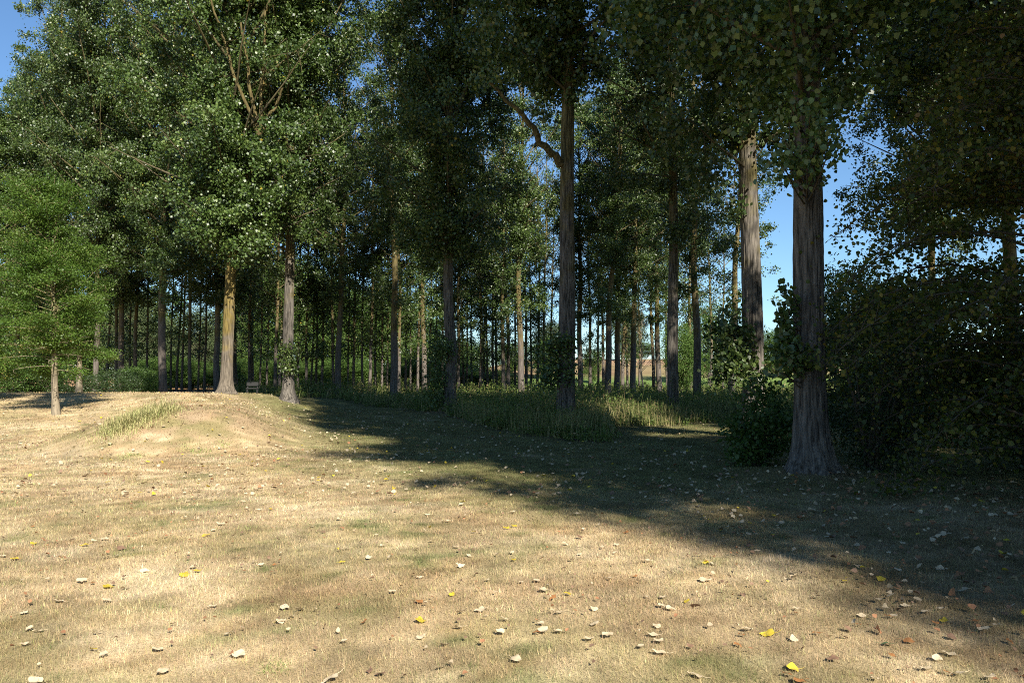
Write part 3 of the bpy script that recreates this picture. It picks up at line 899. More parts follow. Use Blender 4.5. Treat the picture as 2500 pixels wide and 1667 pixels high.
# the yellowing lime with drooping branches
def lime_tree():
    rng = RNG(500)
    x, y = 7.95, 11.4
    zg = float(ground_z(x, y))
    e = add("lime_tree", None, None, (x, y, zg))
    tag(e, "drooping lime tree with large yellowing leaves at the shaded edge of the lawn", "tree")
    V, Fq = tube(np.array([[0, 0, -.2], [0.03, 0, 1], [0, 0.05, 2.6], [0.05, 0, 4.6], [0, 0, 7.2]]), np.array([.17, .13, .11, .08, .02]), 10)
    b = Bag(); b.put(V, Fq); add("trunk", b.mesh("lime_trunk", M_TWIG, True), e)
    br = Bag(); P = []; A = []
    for k in range(150):
        z0 = rng.uniform(0.5, 7.0)
        az = k * 2.399963 + rng.normal(0, .3)
        L = np.interp(z0, [0.6, 2.2, 4.5, 7.0], [2.9, 3.5, 2.9, 1.3]) * rng.uniform(0.75, 1.15)
        t = np.linspace(0, 1, 8)
        rise = rng.uniform(0.05, 0.35) * L
        zz = z0 + rise * np.sin(t * 2.2) - np.interp(z0, [0.6, 3, 7], [0.28, 0.34, 0.12]) * L * t ** 2.2
        wob = np.cumsum(rng.normal(0, .05, 8)) * 0.5
        Q = np.stack([np.cos(az) * L * t - np.sin(az) * wob, np.sin(az) * L * t + np.cos(az) * wob, np.maximum(zz, 0.12)], 1)
        V, Fq = tube(Q, np.interp(t, [0, 1], [0.028, 0.004]), 5); br.put(V, Fq)
        n = int(L * 72)
        tt = rng.uniform(0.22, 1.0, n)
        C = np.stack([np.interp(tt, t, Q[:, j]) for j in range(3)], 1)
        side = rng.normal(0, 1, (n, 3)) * np.array([0.2, 0.2, 0.13])
        for c, s in zip(C[::4], side[::4]):
            V, Fq = tube(np.stack([c, c + s * 0.6, c + s]), np.array([.006, .004, .002]), 3); br.put(V, Fq)
        for rep in range(2):
            P.append(C + side * (0.7 + 0.7 * rep) + rng.normal(0, .045, (n, 3)))
    add("branches", br.mesh("lime_branches", M_TWIG, True), e)
    P = np.concatenate(P); P[:, 2] = np.maximum(P[:, 2], 0.06)
    V, Fq = ovate_leaves(P, 0.066 * rng.uniform(0.55, 1.25, len(P)), rng, 0.55, 0.9, wide=0.46)
    t = np.clip(rng.beta(1.6, 1.7, len(P)) * 1.0, 0, 1)
    add("crown", make_mesh("lime_crown", V, Fq, M_LIND, {"tint": np.repeat(t, 6)}), e)
    return e


lime_tree()

# privet-like wands against the sky
def wand_shrub():
    rng = RNG(510)
    base = np.array([7.7, 15.5, float(ground_z(7.7, 15.5))])
    e = add("privet_shrub", None, None, base)
    tag(e, "slender shrub wands with paired narrow leaves against the sky beside the lime", "bush")
    st = Bag(); P = []; A = []
    tips = [(2127, 598), (2145, 640), (2168, 652), (2105, 690), (2190, 700), (2060, 800)]
    for q, (px, py) in enumerate(tips):
        tip = at(px, py, 15.0) - base
        t = np.linspace(0, 1, 24)
        Q = np.stack([tip[0] * t ** 1.4 + 0.1 * np.sin(t * 2.5), tip[1] * t, tip[2] * (1 - (1 - t) ** 1.5)], 1)
        V, Fq = tube(Q, np.interp(t, [0, 1], [0.014, 0.003]), 5); st.put(V, Fq)
        for tt in np.arange(0.45, 1.0, 0.022):
            c = np.array([np.interp(tt, t, Q[:, j]) for j in range(3)])
            d = norm(np.array([np.interp(min(tt + .03, 1), t, Q[:, j]) for j in range(3)]) - c + 1e-6)
            s = norm(np.cross(d, rng.normal(size=3)))
            for sg in (-1, 1):
                a = norm(d * 0.6 + s * sg)
                P.append(c + a * 0.035); A.append(a)
    add("stems", st.mesh("privet_stems", M_TWIG, True), e)
    P = np.array(P); A = np.array(A)
    V, Fq = ovate_leaves(P, 0.062 * rng.uniform(0.8, 1.2, len(P)), rng, wide=0.2, a=A)
    add("foliage", make_mesh("privet_foliage", V, Fq, M_DARK, {"tint": np.repeat(rng.uniform(0, 1, len(P)), 6)}), e)


wand_shrub()

# ------------------------------------------------------------------ young hornbeams on the left
def hornbeam(px, D, H, R, dia, label, seed, clear, off=(0, 0), nb=70, low=None):
    rng = RNG(seed)
    x = (px - CX) / F_PX * D
    zg = float(ground_z(x, D))
    e = add("hornbeam_tree", None, None, (x, D, zg))
    tag(e, label, "tree", "young trees by the ridge")
    zt = np.linspace(-0.15, H * 0.95, 22)
    rad = dia / 2 * (1 - 0.9 * np.clip(zt / H, 0, 1)) * (1 + 0.5 * np.exp(-np.maximum(zt, 0) / 0.25))
    wx = 0.05 * np.sin(zt * 1.1 + seed) + off[0] * np.clip(zt / H, 0, 1) * 0.6; wy = 0.05 * np.cos(zt * 0.9) + 0 * zt
    TP = np.stack([wx - wx[0], wy - wy[0], zt], 1)
    V, Fq = tube(TP, rad, 14)
    b = Bag(); b.put(V, Fq); add("trunk", b.mesh("hornbeam_trunk", M_HBARK, True), e)
    br = Bag(); C = []
    for k in range(nb):
        u = k / nb
        z0 = clear + (H - clear) * 0.93 * u
        az = k * 2.399963 + rng.normal(0, .3)
        Lr = R * np.interp(u, [0, 0.15, 0.45, 0.8, 1], [0.9, 1.0, 1.0, 0.8, 0.35]) * rng.uniform(0.65, 1.15)
        if low is not None and u < 0.12 and math.cos(az) > 0.2:
            Lr *= low
        t = np.linspace(0, 1, 7)
        el = np.interp(u, [0, 0.2, 1], [0.05, 0.3, 1.1])
        zz = z0 + Lr * (math.tan(el) * t - 0.18 * t * t)
        c0 = np.array([np.interp(z0, zt, TP[:, 0]), np.interp(z0, zt, TP[:, 1])])
        wob = np.cumsum(rng.normal(0, .06, 7)) * 0.4
        Q = np.stack([c0[0] + np.cos(az) * Lr * t - np.sin(az) * wob + off[0] * t * 0.5, c0[1] + np.sin(az) * Lr * t + np.cos(az) * wob, zz], 1)
        V, Fq = tube(Q, np.interp(t, [0, 1], [0.008 + 0.009 * Lr, 0.004]), 5); br.put(V, Fq)
        n = max(5, int(Lr * 7))
        tt = rng.uniform(0.25, 1.05, n)
        P = np.stack([np.interp(tt, t, Q[:, j]) for j in range(3)], 1) + rng.normal(0, 1, (n, 3)) * np.array([0.24, 0.24, 0.10])
        C.append(P)
        for p in P[::2]:
            q = np.array([np.interp(max(tt.mean() - .2, 0), t, Q[:, j]) for j in range(3)])
            j = np.argmin(np.sum((Q - p) ** 2, 1))
            V, Fq = tube(np.stack([Q[j], (Q[j] + p) / 2 + rng.normal(0, .03, 3), p]), np.array([.008, .006, .003]), 3); br.put(V, Fq)
    add("branches", br.mesh("hornbeam_branches", M_HBARK, True), e)
    C = np.concatenate(C)
    C = C[vnoise(C[:, 0] * 1.3 + seed, C[:, 1] * 1.3, C[:, 2] * 1.7, seed) > 0.44]
    k = rng.poisson(150, len(C)); idx = np.repeat(np.arange(len(C)), k)
    P = C[idx] + rng.normal(0, 1, (len(idx), 3)) * np.array([0.19, 0.19, 0.085])
    V, Fq = kite_leaves(P, 0.066 * rng.uniform(0.7, 1.25, len(P)), rng, 0.15, 1.4, 0.1, 0.36)
    t = np.clip(rng.uniform(0.1, 0.8, len(C))[idx] + rng.normal(0, .12, len(idx)), 0, 0.97)
    t = np.where(C[idx][:, 2] < clear + 1.3, np.clip(t + 0.12, 0, 1), t)
    add("crown", make_mesh("hornbeam_crown", V, Fq, M_HORN, {"tint": np.repeat(t, 4)}), e)
    return e


hornbeam(141, 26.0, 7.2, 1.5, 0.22, "bright green young hornbeam standing alone on the dry slope", 601, 1.45, (-0.75, 0), 92, 1.15)
hornbeam(195, 36.0, 6.3, 1.6, 0.25, "young hornbeam with a yellowish stem at the crest behind the lone one", 602, 1.7, (-0.5, 0), 60)
hornbeam(-70, 29.5, 7.2, 1.9, 0.22, "young hornbeam at the edge of the picture beside the lone one", 603, 0.9, (0, 0), 70)

# shrubs along the foot of the wood behind the ridge
for q, (px, D, rx, h, mat, lab) in enumerate((
        (25, 41, 1.7, 2.7, M_HEDGE, "bright green feathery shrub behind the lone hornbeam, at the crest of the ridge"),
        (95, 43, 1.5, 2.5, M_HEDGE, "green shrub behind the lone hornbeam's stem"),
        (-45, 40, 1.7, 3.0, M_HEDGE, "tall green shrub at the edge of the picture below the hornbeam"),
        (165, 48, 1.4, 2.0, M_DARK, "shaded shrub between the two young hornbeam stems"),
        (280, 52, 1.8, 2.0, M_DARK, "dark spreading shrub below the sun flecked grey poplar"),
        (345, 56, 1.7, 2.5, M_HEDGE, "shrub with lit sprays beside the blue-grey poplar"),
        (375, 60, 1.2, 2.0, M_HEDGE, "small shrub touching the blue-grey poplar's foot"))):
    x = (px - CX) / F_PX * D
    bush("hedge_shrub", x, D, rx, rx * 0.8, h, 150, 70, 0.07, 0.2, mat, lab, 700 + q, flat=0.45, group="shrubs behind the ridge", zlift=-0.15, nst=16)

# ------------------------------------------------------------------ hedgerow trees at the far side of the wood
def round_tree_mesh(seed, mat, leaf=0.19, ncl=330, per=75, sig=0.42, H=12.0, R=4.0, low=0.08, shape="kite"):
    rng = RNG(seed)
    d = norm(rng.normal(size=(ncl, 3)))
    rr = rng.uniform(0.2, 1, ncl) ** 0.45 * (0.72 + 0.55 * vnoise(d[:, 0] * 1.5 + 5, d[:, 1] * 1.5, d[:, 2] * 1.5, seed))
    C = d * rr[:, None] * np.array([R, R, H * (1 - low) / 2]) + np.array([0, 0, H * (1 + low) / 2])
    br = Bag()
    V, Fq = tube(np.array([[0, 0, -.2], [0.1, 0, H * .2], [0, 0.1, H * .45], [0.1, 0, H * .8]]), np.array([.24, .2, .14, .04]), 8); 
    tb = Bag(); tb.put(V, Fq)
    for c in C[::3]:
        z0 = min(c[2] * 0.6, H * .75)
        V, Fq = tube(np.stack([[0.05, 0.05, z0], [c[0] * .5, c[1] * .5, z0 * .45 + c[2] * .55], c]), np.array([.07, .04, .01]), 4); br.put(V, Fq)
    k = rng.poisson(per, ncl); idx = np.repeat(np.arange(ncl), k)
    P = C[idx] + rng.normal(0, 1, (len(idx), 3)) * sig
    P = P[P[:, 2] > 0.1]
    if shape == "narrow":
        V, Fq = kite_leaves(P, leaf * rng.uniform(0.6, 1.3, len(P)), rng, 0.8, 0.2, 0.05, 0.15)
    else:
        V, Fq = kite_leaves(P, leaf * rng.uniform(0.6, 1.3, len(P)), rng, 0.4, 0.4)
    t = rng.uniform(0, 1, len(P))
    return (tb.mesh("hedgerow_trunk", M_BARK, True), br.mesh("hedgerow_branches", M_TWIG, True),
            make_mesh("hedgerow_crown", V, Fq, mat, {"tint": np.repeat(t, 4)}))


RT = [round_tree_mesh(801, M_FAR), round_tree_mesh(802, M_FAR, 0.18, 330, 70, 0.38), round_tree_mesh(803, M_FAR, 0.19, 320, 75, 0.45, low=0.02)]
RW = round_tree_mesh(804, M_WILL, 0.26, 330, 110, 0.42, 12, 4.6, 0.02, "narrow")


def round_tree(px, D, H, R, kind, label, group="hedgerow trees beyond the poplars", name="hedgerow_tree", cat="tree"):
    if 80 < D < 118 and cat == "tree":
        D, H, R = D + (24 if px < 1100 else 42), H * (1.36 if 520 < px < 1040 else 1.2), R * 1.3
    x = (px - CX) / F_PX * D
    e = add(name, None, None, (x, D, float(ground_z(x, D))))
    tag(e, label, cat, group)
    ms = RW if kind == 9 else RT[kind]
    r0 = 4.6 if kind == 9 else 4.0
    rz = rngT.uniform(0, 6.28)
    for nm, m in zip(("trunk", "branches", "crown"), ms):
        add(nm, m, e, None, rz, (R / r0, R / r0, H / 12.0))
    return e


for px, D, H, R, k, lab in (
        (488, 97, 10.8, 4.0, 9, "round grey-green willow glowing beside the lichened trunk"),
        (312, 92, 13, 4.2, 9, "grey-green willow seen behind the sun flecked grey trunk"),
        (360, 100, 13, 4.4, 0, "bushy tree behind the blue-grey trunk's near side"),
        (430, 106, 8, 4.2, 2, "low dark tree at the willow's foot"),
        (555, 106, 9, 3.6, 1, "green tree filling the gap behind the lichened trunk"),
        (590, 104, 12, 2.6, 1, "slim fresh green tree between the lichened and the bowed trunks"),
        (645, 110, 17, 4.4, 0, "tall sunlit green tree between the bowed and the girdled trunks"),
        (735, 108, 16, 4.6, 1, "tall green tree behind the girdled trunk's far side"),
        (775, 114, 15, 4.0, 9, "silvery willow deep behind the girdled trunk"),
        (850, 110, 14, 4.8, 2, "broad tree behind the dark brown trunk"),
        (925, 112, 13, 4.6, 0, "bushy tree showing before the pink footed trunk in tall grass"),
        (1005, 112, 11, 4.6, 2, "dark bushy tree beyond the pink footed trunk in tall grass"),
        (1070, 108, 7, 3.6, 1, "low dark thicket tree behind the kinked trunk's bush"),
        (1150, 112, 6.5, 3.4, 2, "low thicket tree past the kinked trunk"),
        (1250, 114, 5.6, 2.8, 1, "low thicket tree at the edge of the green field"),
        (1330, 105, 6.5, 2.4, 2, "small thicket tree behind the tall straight trunk's shoots"),
        (1730, 92, 11.5, 3.2, 1, "yellowish loose tree at the field's edge near the ivy-clad poplar"),
        (1668, 78, 7.2, 2.0, 0, "small branchy tree with low crown behind the glade trunk"),
        (1445, 96, 5.0, 1.4, 1, "little leafy tree in the gap before the brown field"),
        (1535, 190, 15, 4.0, 9, "pale willow on the skyline of the brown field"),
        (1562, 230, 5.5, 4.5, 0, "low round bush on the skyline beside the dead sapling"),
        (1350, 205, 10, 5.0, 9, "pale tree on the skyline next to the tall straight trunk"),
        (1790, 190, 9, 5.0, 0, "skyline tree seen between the ivy-clad and the stout poplars"),
        (1900, 150, 9, 5.0, 2, "far tree low behind the thickest poplar's shoots"),
        (2085, 44, 8.2, 2.2, 1, "feathery sunlit tree behind the dark shrubs, under the open patch of sky"),
        (2160, 46, 7.0, 2.2, 0, "smaller sunlit tree next to the feathery one"),
        (150, 88, 12, 4.6, 0, "bushy tree in the shade behind the second hornbeam"),
        (60, 84, 14, 4.6, 2, "bushy tree behind the lone hornbeam's crown"),
        (235, 96, 11, 4.6, 1, "bushy tree behind the pale footed trunk")):
    round_tree(px, D, H, R, k, lab)

# low thicket along the far edge of the wood
THK = [(395, "behind the blue-grey trunk"), (470, "below the round willow"), (560, "behind the lichened trunk"), (640, "past the bowed trunk"), (700, "behind the girdled trunk"),
       (765, "past the girdled trunk"), (835, "behind the dark brown trunk"), (900, "short of the pink footed trunk"), (985, "past the pink footed trunk"),
       (1050, "short of the kinked trunk"), (1120, "just past the kinked trunk"), (1190, "before the green field begins")]
for q, (px, where) in enumerate(THK):
    round_tree(px, 112 + (q * 5) % 9 - 6, 4.6 - 0.6 * (q % 3), 4.6, q % 3, f"low rounded thicket bush at the far wood edge, {where}",
               "thicket along the far edge of the wood", "thicket_bush", "bush")

# the bare dead sapling before the field
def dead_sapling():
    rng = RNG(900)
    D = 70.0
    b0 = base_of(1569, D)
    e = add("dead_sapling", None, None, b0)
    tag(e, "bare dead sapling with twiggy crown against the pale sky above the field", "tree")
    H = 7.9
    z = np.linspace(-0.1, H, 14)
    TP = np.stack([-0.35 * sstep(0, 3.5, z) * 0.3 + 0.04 * np.sin(z * 2), 0 * z, z], 1)
    V, Fq = tube(TP, np.interp(z, [0, H], [0.085, 0.012]), 8)
    b = Bag(); b.put(V, Fq); add("trunk", b.mesh("sapling_trunk", M_DEAD, True), e)
    br = Bag()
    V, Fq = tube(np.array([[-.05, 0, 1.9], [-.3, 0, 2.6], [-.55, 0, 2.9], [-.8, 0, 2.85], [-1.0, 0, 2.6]]), np.array([.05, .04, .03, .02, .01]), 6); br.put(V, Fq)
    for k in range(26):
        z0 = rng.uniform(2.4, 7.2); az = k * 2.4; L = np.interp(z0, [2.4, 4, 7.2], [1.9, 2.0, 0.6]) * rng.uniform(0.7, 1.1)
        t = np.linspace(0, 1, 6)
        Q = np.stack([-.1 + np.cos(az) * L * t * .8, np.sin(az) * L * t * .8, z0 + L * (0.75 * t + 0.15 * t * t)], 1)
        V, Fq = tube(Q, np.interp(t, [0, 1], [.026, .008]), 4); br.put(V, Fq)
        for s in range(4):
            j = rng.integers(2, 6); d = norm(rng.normal(size=3) + np.array([np.cos(az), np.sin(az), 1.0])) * rng.uniform(.3, .7)
            V, Fq = tube(np.stack([Q[j], Q[j] + d * .5, Q[j] + d + [0, 0, .08]]), np.array([.012, .009, .006]), 3); br.put(V, Fq)
    add("branches", br.mesh("sapling_branches", M_DEAD, True), e)


dead_sapling()

# ------------------------------------------------------------------ undergrowth under the poplars
def undergrowth():
    rng = RNG(950)
    b = Bag()
    for y0, y1, dens, leaf, nl, hmax in ((21, 34, 26, 0.085, 18, 1.0), (34, 50, 11, 0.11, 15, 1.05), (50, 80, 3.2, 0.16, 13, 1.15), (80, 116, 1.3, 0.24, 12, 1.4)):
        xl, xr = -0.50 * y1, 0.5 * y1
        n = int(dens * (xr - xl) * (y1 - y0))
        x = rng.uniform(xl, xr, n); y = rng.uniform(y0, y1, n)
        k = (rng.random(n) < in_undergrowth(x, y)) & (np.abs(x) < 0.62 * y) & (x > -0.36 * y)
        k &= rng.random(n) < 0.35 + 0.9 * fbm(x * 0.45, y * 0.45, 71)
        x, y = x[k], y[k]; n = len(x)
        z = ground_z(x, y)
        edge = sstep(-0.3, 3.6, y - np.interp(x, UG_X, UG_Y) + 2.0 * (fbm(x * .9, y * .9, 75) - .5))
        h = hmax * rng.uniform(0.45, 1.0, n) * (0.28 + 0.72 * edge) * (0.25 + 1.5 * fbm(x * 0.7, y * 0.7, 72)) * np.where(rng.random(n) < 0.06, 1.45, 1.0)
        tl = rng.normal(0, 0.18, (n, 2))
        # stems as slim three-sided wands
        base = np.stack([x, y, z], 1); top = base + np.stack([tl[:, 0] * h, tl[:, 1] * h, h], 1)
        w = 0.004 + 0.0002 * y
        th = np.array([0, 2.09, 4.19]); ring = np.stack([np.cos(th), np.sin(th), 0 * th], 1)
        V = np.concatenate([base[:, None] + ring[None] * w[:, None, None], top[:, None] + ring[None] * w[:, None, None] * 0.4], 1)
        i = np.arange(n)[:, None] * 6
        Fq = np.concatenate([i + np.array([[0, 1, 4, 3]]), i + np.array([[1, 2, 5, 4]]), i + np.array([[2, 0, 3, 5]])])
        dry = rng.random(n) < 0.16
        tt = np.where(dry, rng.uniform(0.9, 1.0, n), rng.uniform(0.1, 0.8, n))
        b.put(V.reshape(-1, 3), Fq, np.repeat(np.where(dry, 0.98, 0.75), 6))
        f = rng.uniform(0.25, 1.02, (n, nl))
        C = base[:, None] + (top - base)[:, None] * f[..., None] + rng.normal(0, 1, (n, nl, 3)) * np.array([0.075, 0.075, 0.04]) * (1.25 - 0.5 * f[..., None]) * (leaf / 0.085) ** 0.6
        C = C.reshape(-1, 3)
        keep = rng.random(len(C)) < np.where(np.repeat(dry, nl), 0.4, 1.0)
        V, Fq = kite_leaves(C[keep], (leaf * rng.uniform(0.6, 1.3, len(C)))[keep], rng, 0.3, 0.9, 0.12, 0.25)
        t = np.clip(np.repeat(tt, nl) + rng.normal(0, .1, len(C)), 0, 1)[keep]
        b.put(V, Fq, np.repeat(t, 4))
    o = add("undergrowth", b.mesh("undergrowth", M_UG))
    tag(o, "leafy nettles and weeds growing under the poplars", "weeds", None, "stuff")
    # long grass among it
    V, C = [], []
    for y0, y1, dens, w in ((20.5, 34, 150, 0.009), (34, 56, 45, 0.016), (56, 112, 9, 0.035)):
        n = int(dens * y1 * (y1 - y0))
        x = rng.uniform(-0.36 * y1, 0.62 * y1, n); y = rng.uniform(y0, y1, n)
        k = (rng.random(n) < in_undergrowth(x, y - 0.15)) & (rng.random(n) < 0.15 + 1.1 * sstep(0.3, 0.7, fbm(x * 0.5 + 7, y * 0.5, 73))) & (x > -0.36 * y) & (x < 0.62 * y)
        x, y = x[k], y[k]; n = len(x)
        z = ground_z(x, y); h = rng.uniform(0.3, 0.95, n) * (0.5 + 0.5 * sstep(-0.2, 1.5, y - np.interp(x, UG_X, UG_Y)))
        az = rng.uniform(0, 6.28, n); ln = np.abs(rng.normal(0.25, 0.2, n))
        d = np.stack([np.cos(az), np.sin(az), 0 * az], 1); s = np.stack([-np.sin(az), np.cos(az), 0 * az], 1) * w
        b0 = np.stack([x, y, z], 1)
        m = b0 + d * (ln * h * 0.35)[:, None] + np.array([0, 0, 1.0]) * (h * 0.6)[:, None]
        t = b0 + d * (ln * h * 1.1)[:, None] + np.array([0, 0, 1.0]) * (h * 0.98)[:, None]
        V.append(np.stack([b0 - s, b0 + s, m + s * .7, m - s * .7, t + s * .1, t - s * .1], 1).reshape(-1, 3))
        dryc = np.array([0.42, 0.33, 0.17]); grn = np.array([0.12, 0.17, 0.045])
        q = np.clip(rng.normal(0.28, 0.28, n) + 0.5 * (fbm(x * .3, y * .3, 74) - .5), 0, 1)
        C.append(np.repeat(mixc(np.broadcast_to(grn, (n, 3)), dryc, q) * rng.uniform(.75, 1.2, (n, 1)), 6, 0))
    V = np.concatenate(V); C = np.concatenate(C); i = np.arange(len(V) // 6)[:, None] * 6
    o = add("long_grass", make_mesh("long_grass", V, np.concatenate([i + np.array([[0, 1, 2, 3]]), i + np.array([[3, 2, 4, 5]])]), M_GRASS, {"col": C}))
    tag(o, "long half dry grass standing among the weeds under the poplars", "grass", None, "stuff")


undergrowth()

# pale grass tuft on the mound
def tuft(px_list, label, seed, n=420, hh=(0.3, 0.62), green=0.6, name="grass_tuft", wd=0.005, sp=1.0):
    rng = RNG(seed)
    p0 = hit(*px_list[0]); p0[2] = ground_z(p0[0], p0[1])
    V, C = [], []
    for px in px_list:
        p = hit(*px)
        k = n // len(px_list)
        x = p[0] + rng.normal(0, 0.26 * sp, k); y = p[1] + rng.normal(0, 0.34 * sp, k); z = ground_z(x, y)
        h = hh[0] + (hh[1] - hh[0]) * rng.random(k) ** 2 * np.exp(-((x - p[0]) ** 2 + (y - p[1]) ** 2) / (0.16 * sp * sp + 0.01)); az = rng.uniform(0, 6.28, k); ln = np.abs(rng.normal(0.75, 0.4, k))
        d = np.stack([np.cos(az), np.sin(az), 0 * az], 1); s = np.stack([-np.sin(az), np.cos(az), 0 * az], 1) * wd
        b0 = np.stack([x, y, z - 0.02], 1)
        m = b0 + d * (ln * h * .35)[:, None] + np.array([0, 0, 1.]) * (h * .62)[:, None]
        t = b0 + d * (ln * h * 1.25)[:, None] + np.array([0, 0, 1.]) * (h * (1 - .25 * ln))[:, None]
        V.append(np.stack([b0 - s, b0 + s, m + s * .8, m - s * .8, t + s * .1, t - s * .1], 1).reshape(-1, 3))
        q = np.clip(rng.normal(green, .25, k), 0, 1)
        C.append(np.repeat(mixc(np.broadcast_to([0.56, 0.47, 0.25], (k, 3)), np.array([0.30, 0.35, 0.12]), q), 6, 0))
    V = np.concatenate(V) - p0; C = np.concatenate(C); i = np.arange(len(V) // 6)[:, None] * 6
    o = add(name, make_mesh(name, V, np.concatenate([i + np.array([[0, 1, 2, 3]]), i + np.array([[3, 2, 4, 5]])]), M_GRASS, {"col": C}), None, p0)
    tag(o, label, "grass tuft")


tuft([(278, 1052), (295, 1045), (318, 1035), (335, 1030), (362, 1020), (382, 1012), (398, 1004)], "tall pale green grass tuft growing on the flank of the mound", 31, 2400, (0.14, 0.66), 0.5)
tuft([(600, 1290), (612, 1293)], "thin upright grass sprig in the mown lawn", 32, 26, (0.06, 0.14), 0.8, wd=0.002, sp=0.15)
tuft([(668, 1630)], "dense dark green grass clump at the near edge of the lawn", 33, 420, (0.025, 0.06), 1.0, wd=0.0018, sp=0.2)
for q, (px, py, lab) in enumerate(((452, 1094, "small dark grass tuft low on the mound's front"), (492, 1102, "dark grass tuft where the mound meets the lawn"),
                                   (322, 1113, "dark grass tuft beside a yellow leaf at the mound's foot"), (545, 1085, "olive grass tuft near the shady end of the mound"))):
    tuft([(px, py)], lab, 40 + q, 240, (0.03, 0.12), 0.95, wd=0.006, sp=0.6)
tuft([(1398, 1060), (1470, 1068), (1440, 1072)], "dry grass tuft at the weedy point before the tall straight poplar", 34, 260, (0.2, 0.45), 0.3)

# the dark little bench behind the mound
def bench():
    D = 44.0
    b0 = base_of(617, D)
    e = add("bench", None, None, b0, 0.25)
    tag(e, "small dark grey bench with a thick backrest beyond the mound, among the grass", "bench")
    m, nt, N, L = new_mat("shaded_board")
    p = N("ShaderNodeBsdfPrincipled"); o_ = N("ShaderNodeOutputMaterial"); n1 = N("ShaderNodeTexNoise"); r = N("ShaderNodeValToRGB")
    n1.inputs["Scale"].default_value = 9; r.color_ramp.elements[0].color = (0.008, 0.008, 0.008, 1); r.color_ramp.elements[1].color = (0.018, 0.019, 0.018, 1)  # near-black boards: the shade over the bench is put into their colour
    L(n1.outputs["Fac"], r.inputs[0]); L(r.outputs[0], p.inputs["Base Color"]); p.inputs["Roughness"].default_value = 0.8; L(p.outputs[0], o_.inputs[0])

    def box(name, cx, cy, cz, sx, sy, sz, bev=0.012):
        import bmesh
        bm = bmesh.new(); bmesh.ops.create_cube(bm, size=1)
        for v in bm.verts: v.co = Vector((v.co.x * sx + cx, v.co.y * sy + cy, v.co.z * sz + cz))
        bmesh.ops.bevel(bm, geom=bm.edges[:], offset=bev, segments=2, affect='EDGES')
        me = bpy.data.meshes.new(name); bm.to_mesh(me); bm.free(); me.materials.append(m)
        add(name, me, e)
    box("backrest", 0.0, 0.16, 0.60, 0.62, 0.05, 0.22)
    box("seat", 0.0, -0.03, 0.36, 0.66, 0.36, 0.06)
    box("leg", -0.26, 0.0, 0.16, 0.06, 0.34, 0.34)
    box("leg", 0.26, 0.0, 0.16, 0.06, 0.34, 0.34)
    box("back_post", -0.26, 0.215, 0.36, 0.06, 0.05, 0.70)
    box("back_post", 0.26, 0.215, 0.36, 0.06, 0.05, 0.70)


bench()

# ------------------------------------------------------------------ fallen leaves
def plain_leaf_mat(name, c, tw=0.2):
    m, nt, N, L = new_mat(name)
    p = N("ShaderNodeBsdfPrincipled"); o_ = N("ShaderNodeOutputMaterial"); tr = N("ShaderNodeBsdfTranslucent"); ms = N("ShaderNodeMixShader")
    tc = N("ShaderNodeTexCoord"); n1 = N("ShaderNodeTexNoise"); n1.inputs["Scale"].default_value = 45; n1.inputs["Detail"].default_value = 4
    L(tc.outputs["Object"], n1.inputs["Vector"])
    oi = N("ShaderNodeObjectInfo")
    mr = N("ShaderNodeMapRange"); mr.inputs[3].default_value = 0.78; mr.inputs[4].default_value = 1.15
    ad = N("ShaderNodeMath"); ad.operation = 'MULTIPLY_ADD'; ad.inputs[1].default_value = 0.5
    L(oi.outputs["Random"], ad.inputs[0]); L(n1.outputs["Fac"], ad.inputs[2])
    mr.inputs[1].default_value = 0.3; mr.inputs[2].default_value = 1.1
    L(ad.outputs[0], mr.inputs[0])
    hs = N("ShaderNodeHueSaturation"); hs.inputs["Color"].default_value = (*c, 1); L(mr.outputs[0], hs.inputs["Value"])
    L(hs.outputs[0], p.inputs["Base Color"]); L(hs.outputs[0], tr.inputs[0])
    p.inputs["Roughness"].default_value = 0.6; ms.inputs[0].default_value = tw
    L(p.outputs[0], ms.inputs[1]); L(tr.outputs[0], ms.inputs[2]); L(ms.outputs[0], o_.inputs[0])
    return m


LMAT = {"cream": plain_leaf_mat("cream_leaf", (0.64, 0.52, 0.34)), "yellow": plain_leaf_mat("yellow_leaf", (0.55, 0.42, 0.04)),
        "orange": plain_leaf_mat("orange_leaf", (0.34, 0.155, 0.055)), "brown": plain_leaf_mat("brown_leaf", (0.20, 0.12, 0.075)),
        "green": plain_leaf_mat("green_leaf", (0.10, 0.17, 0.07))}


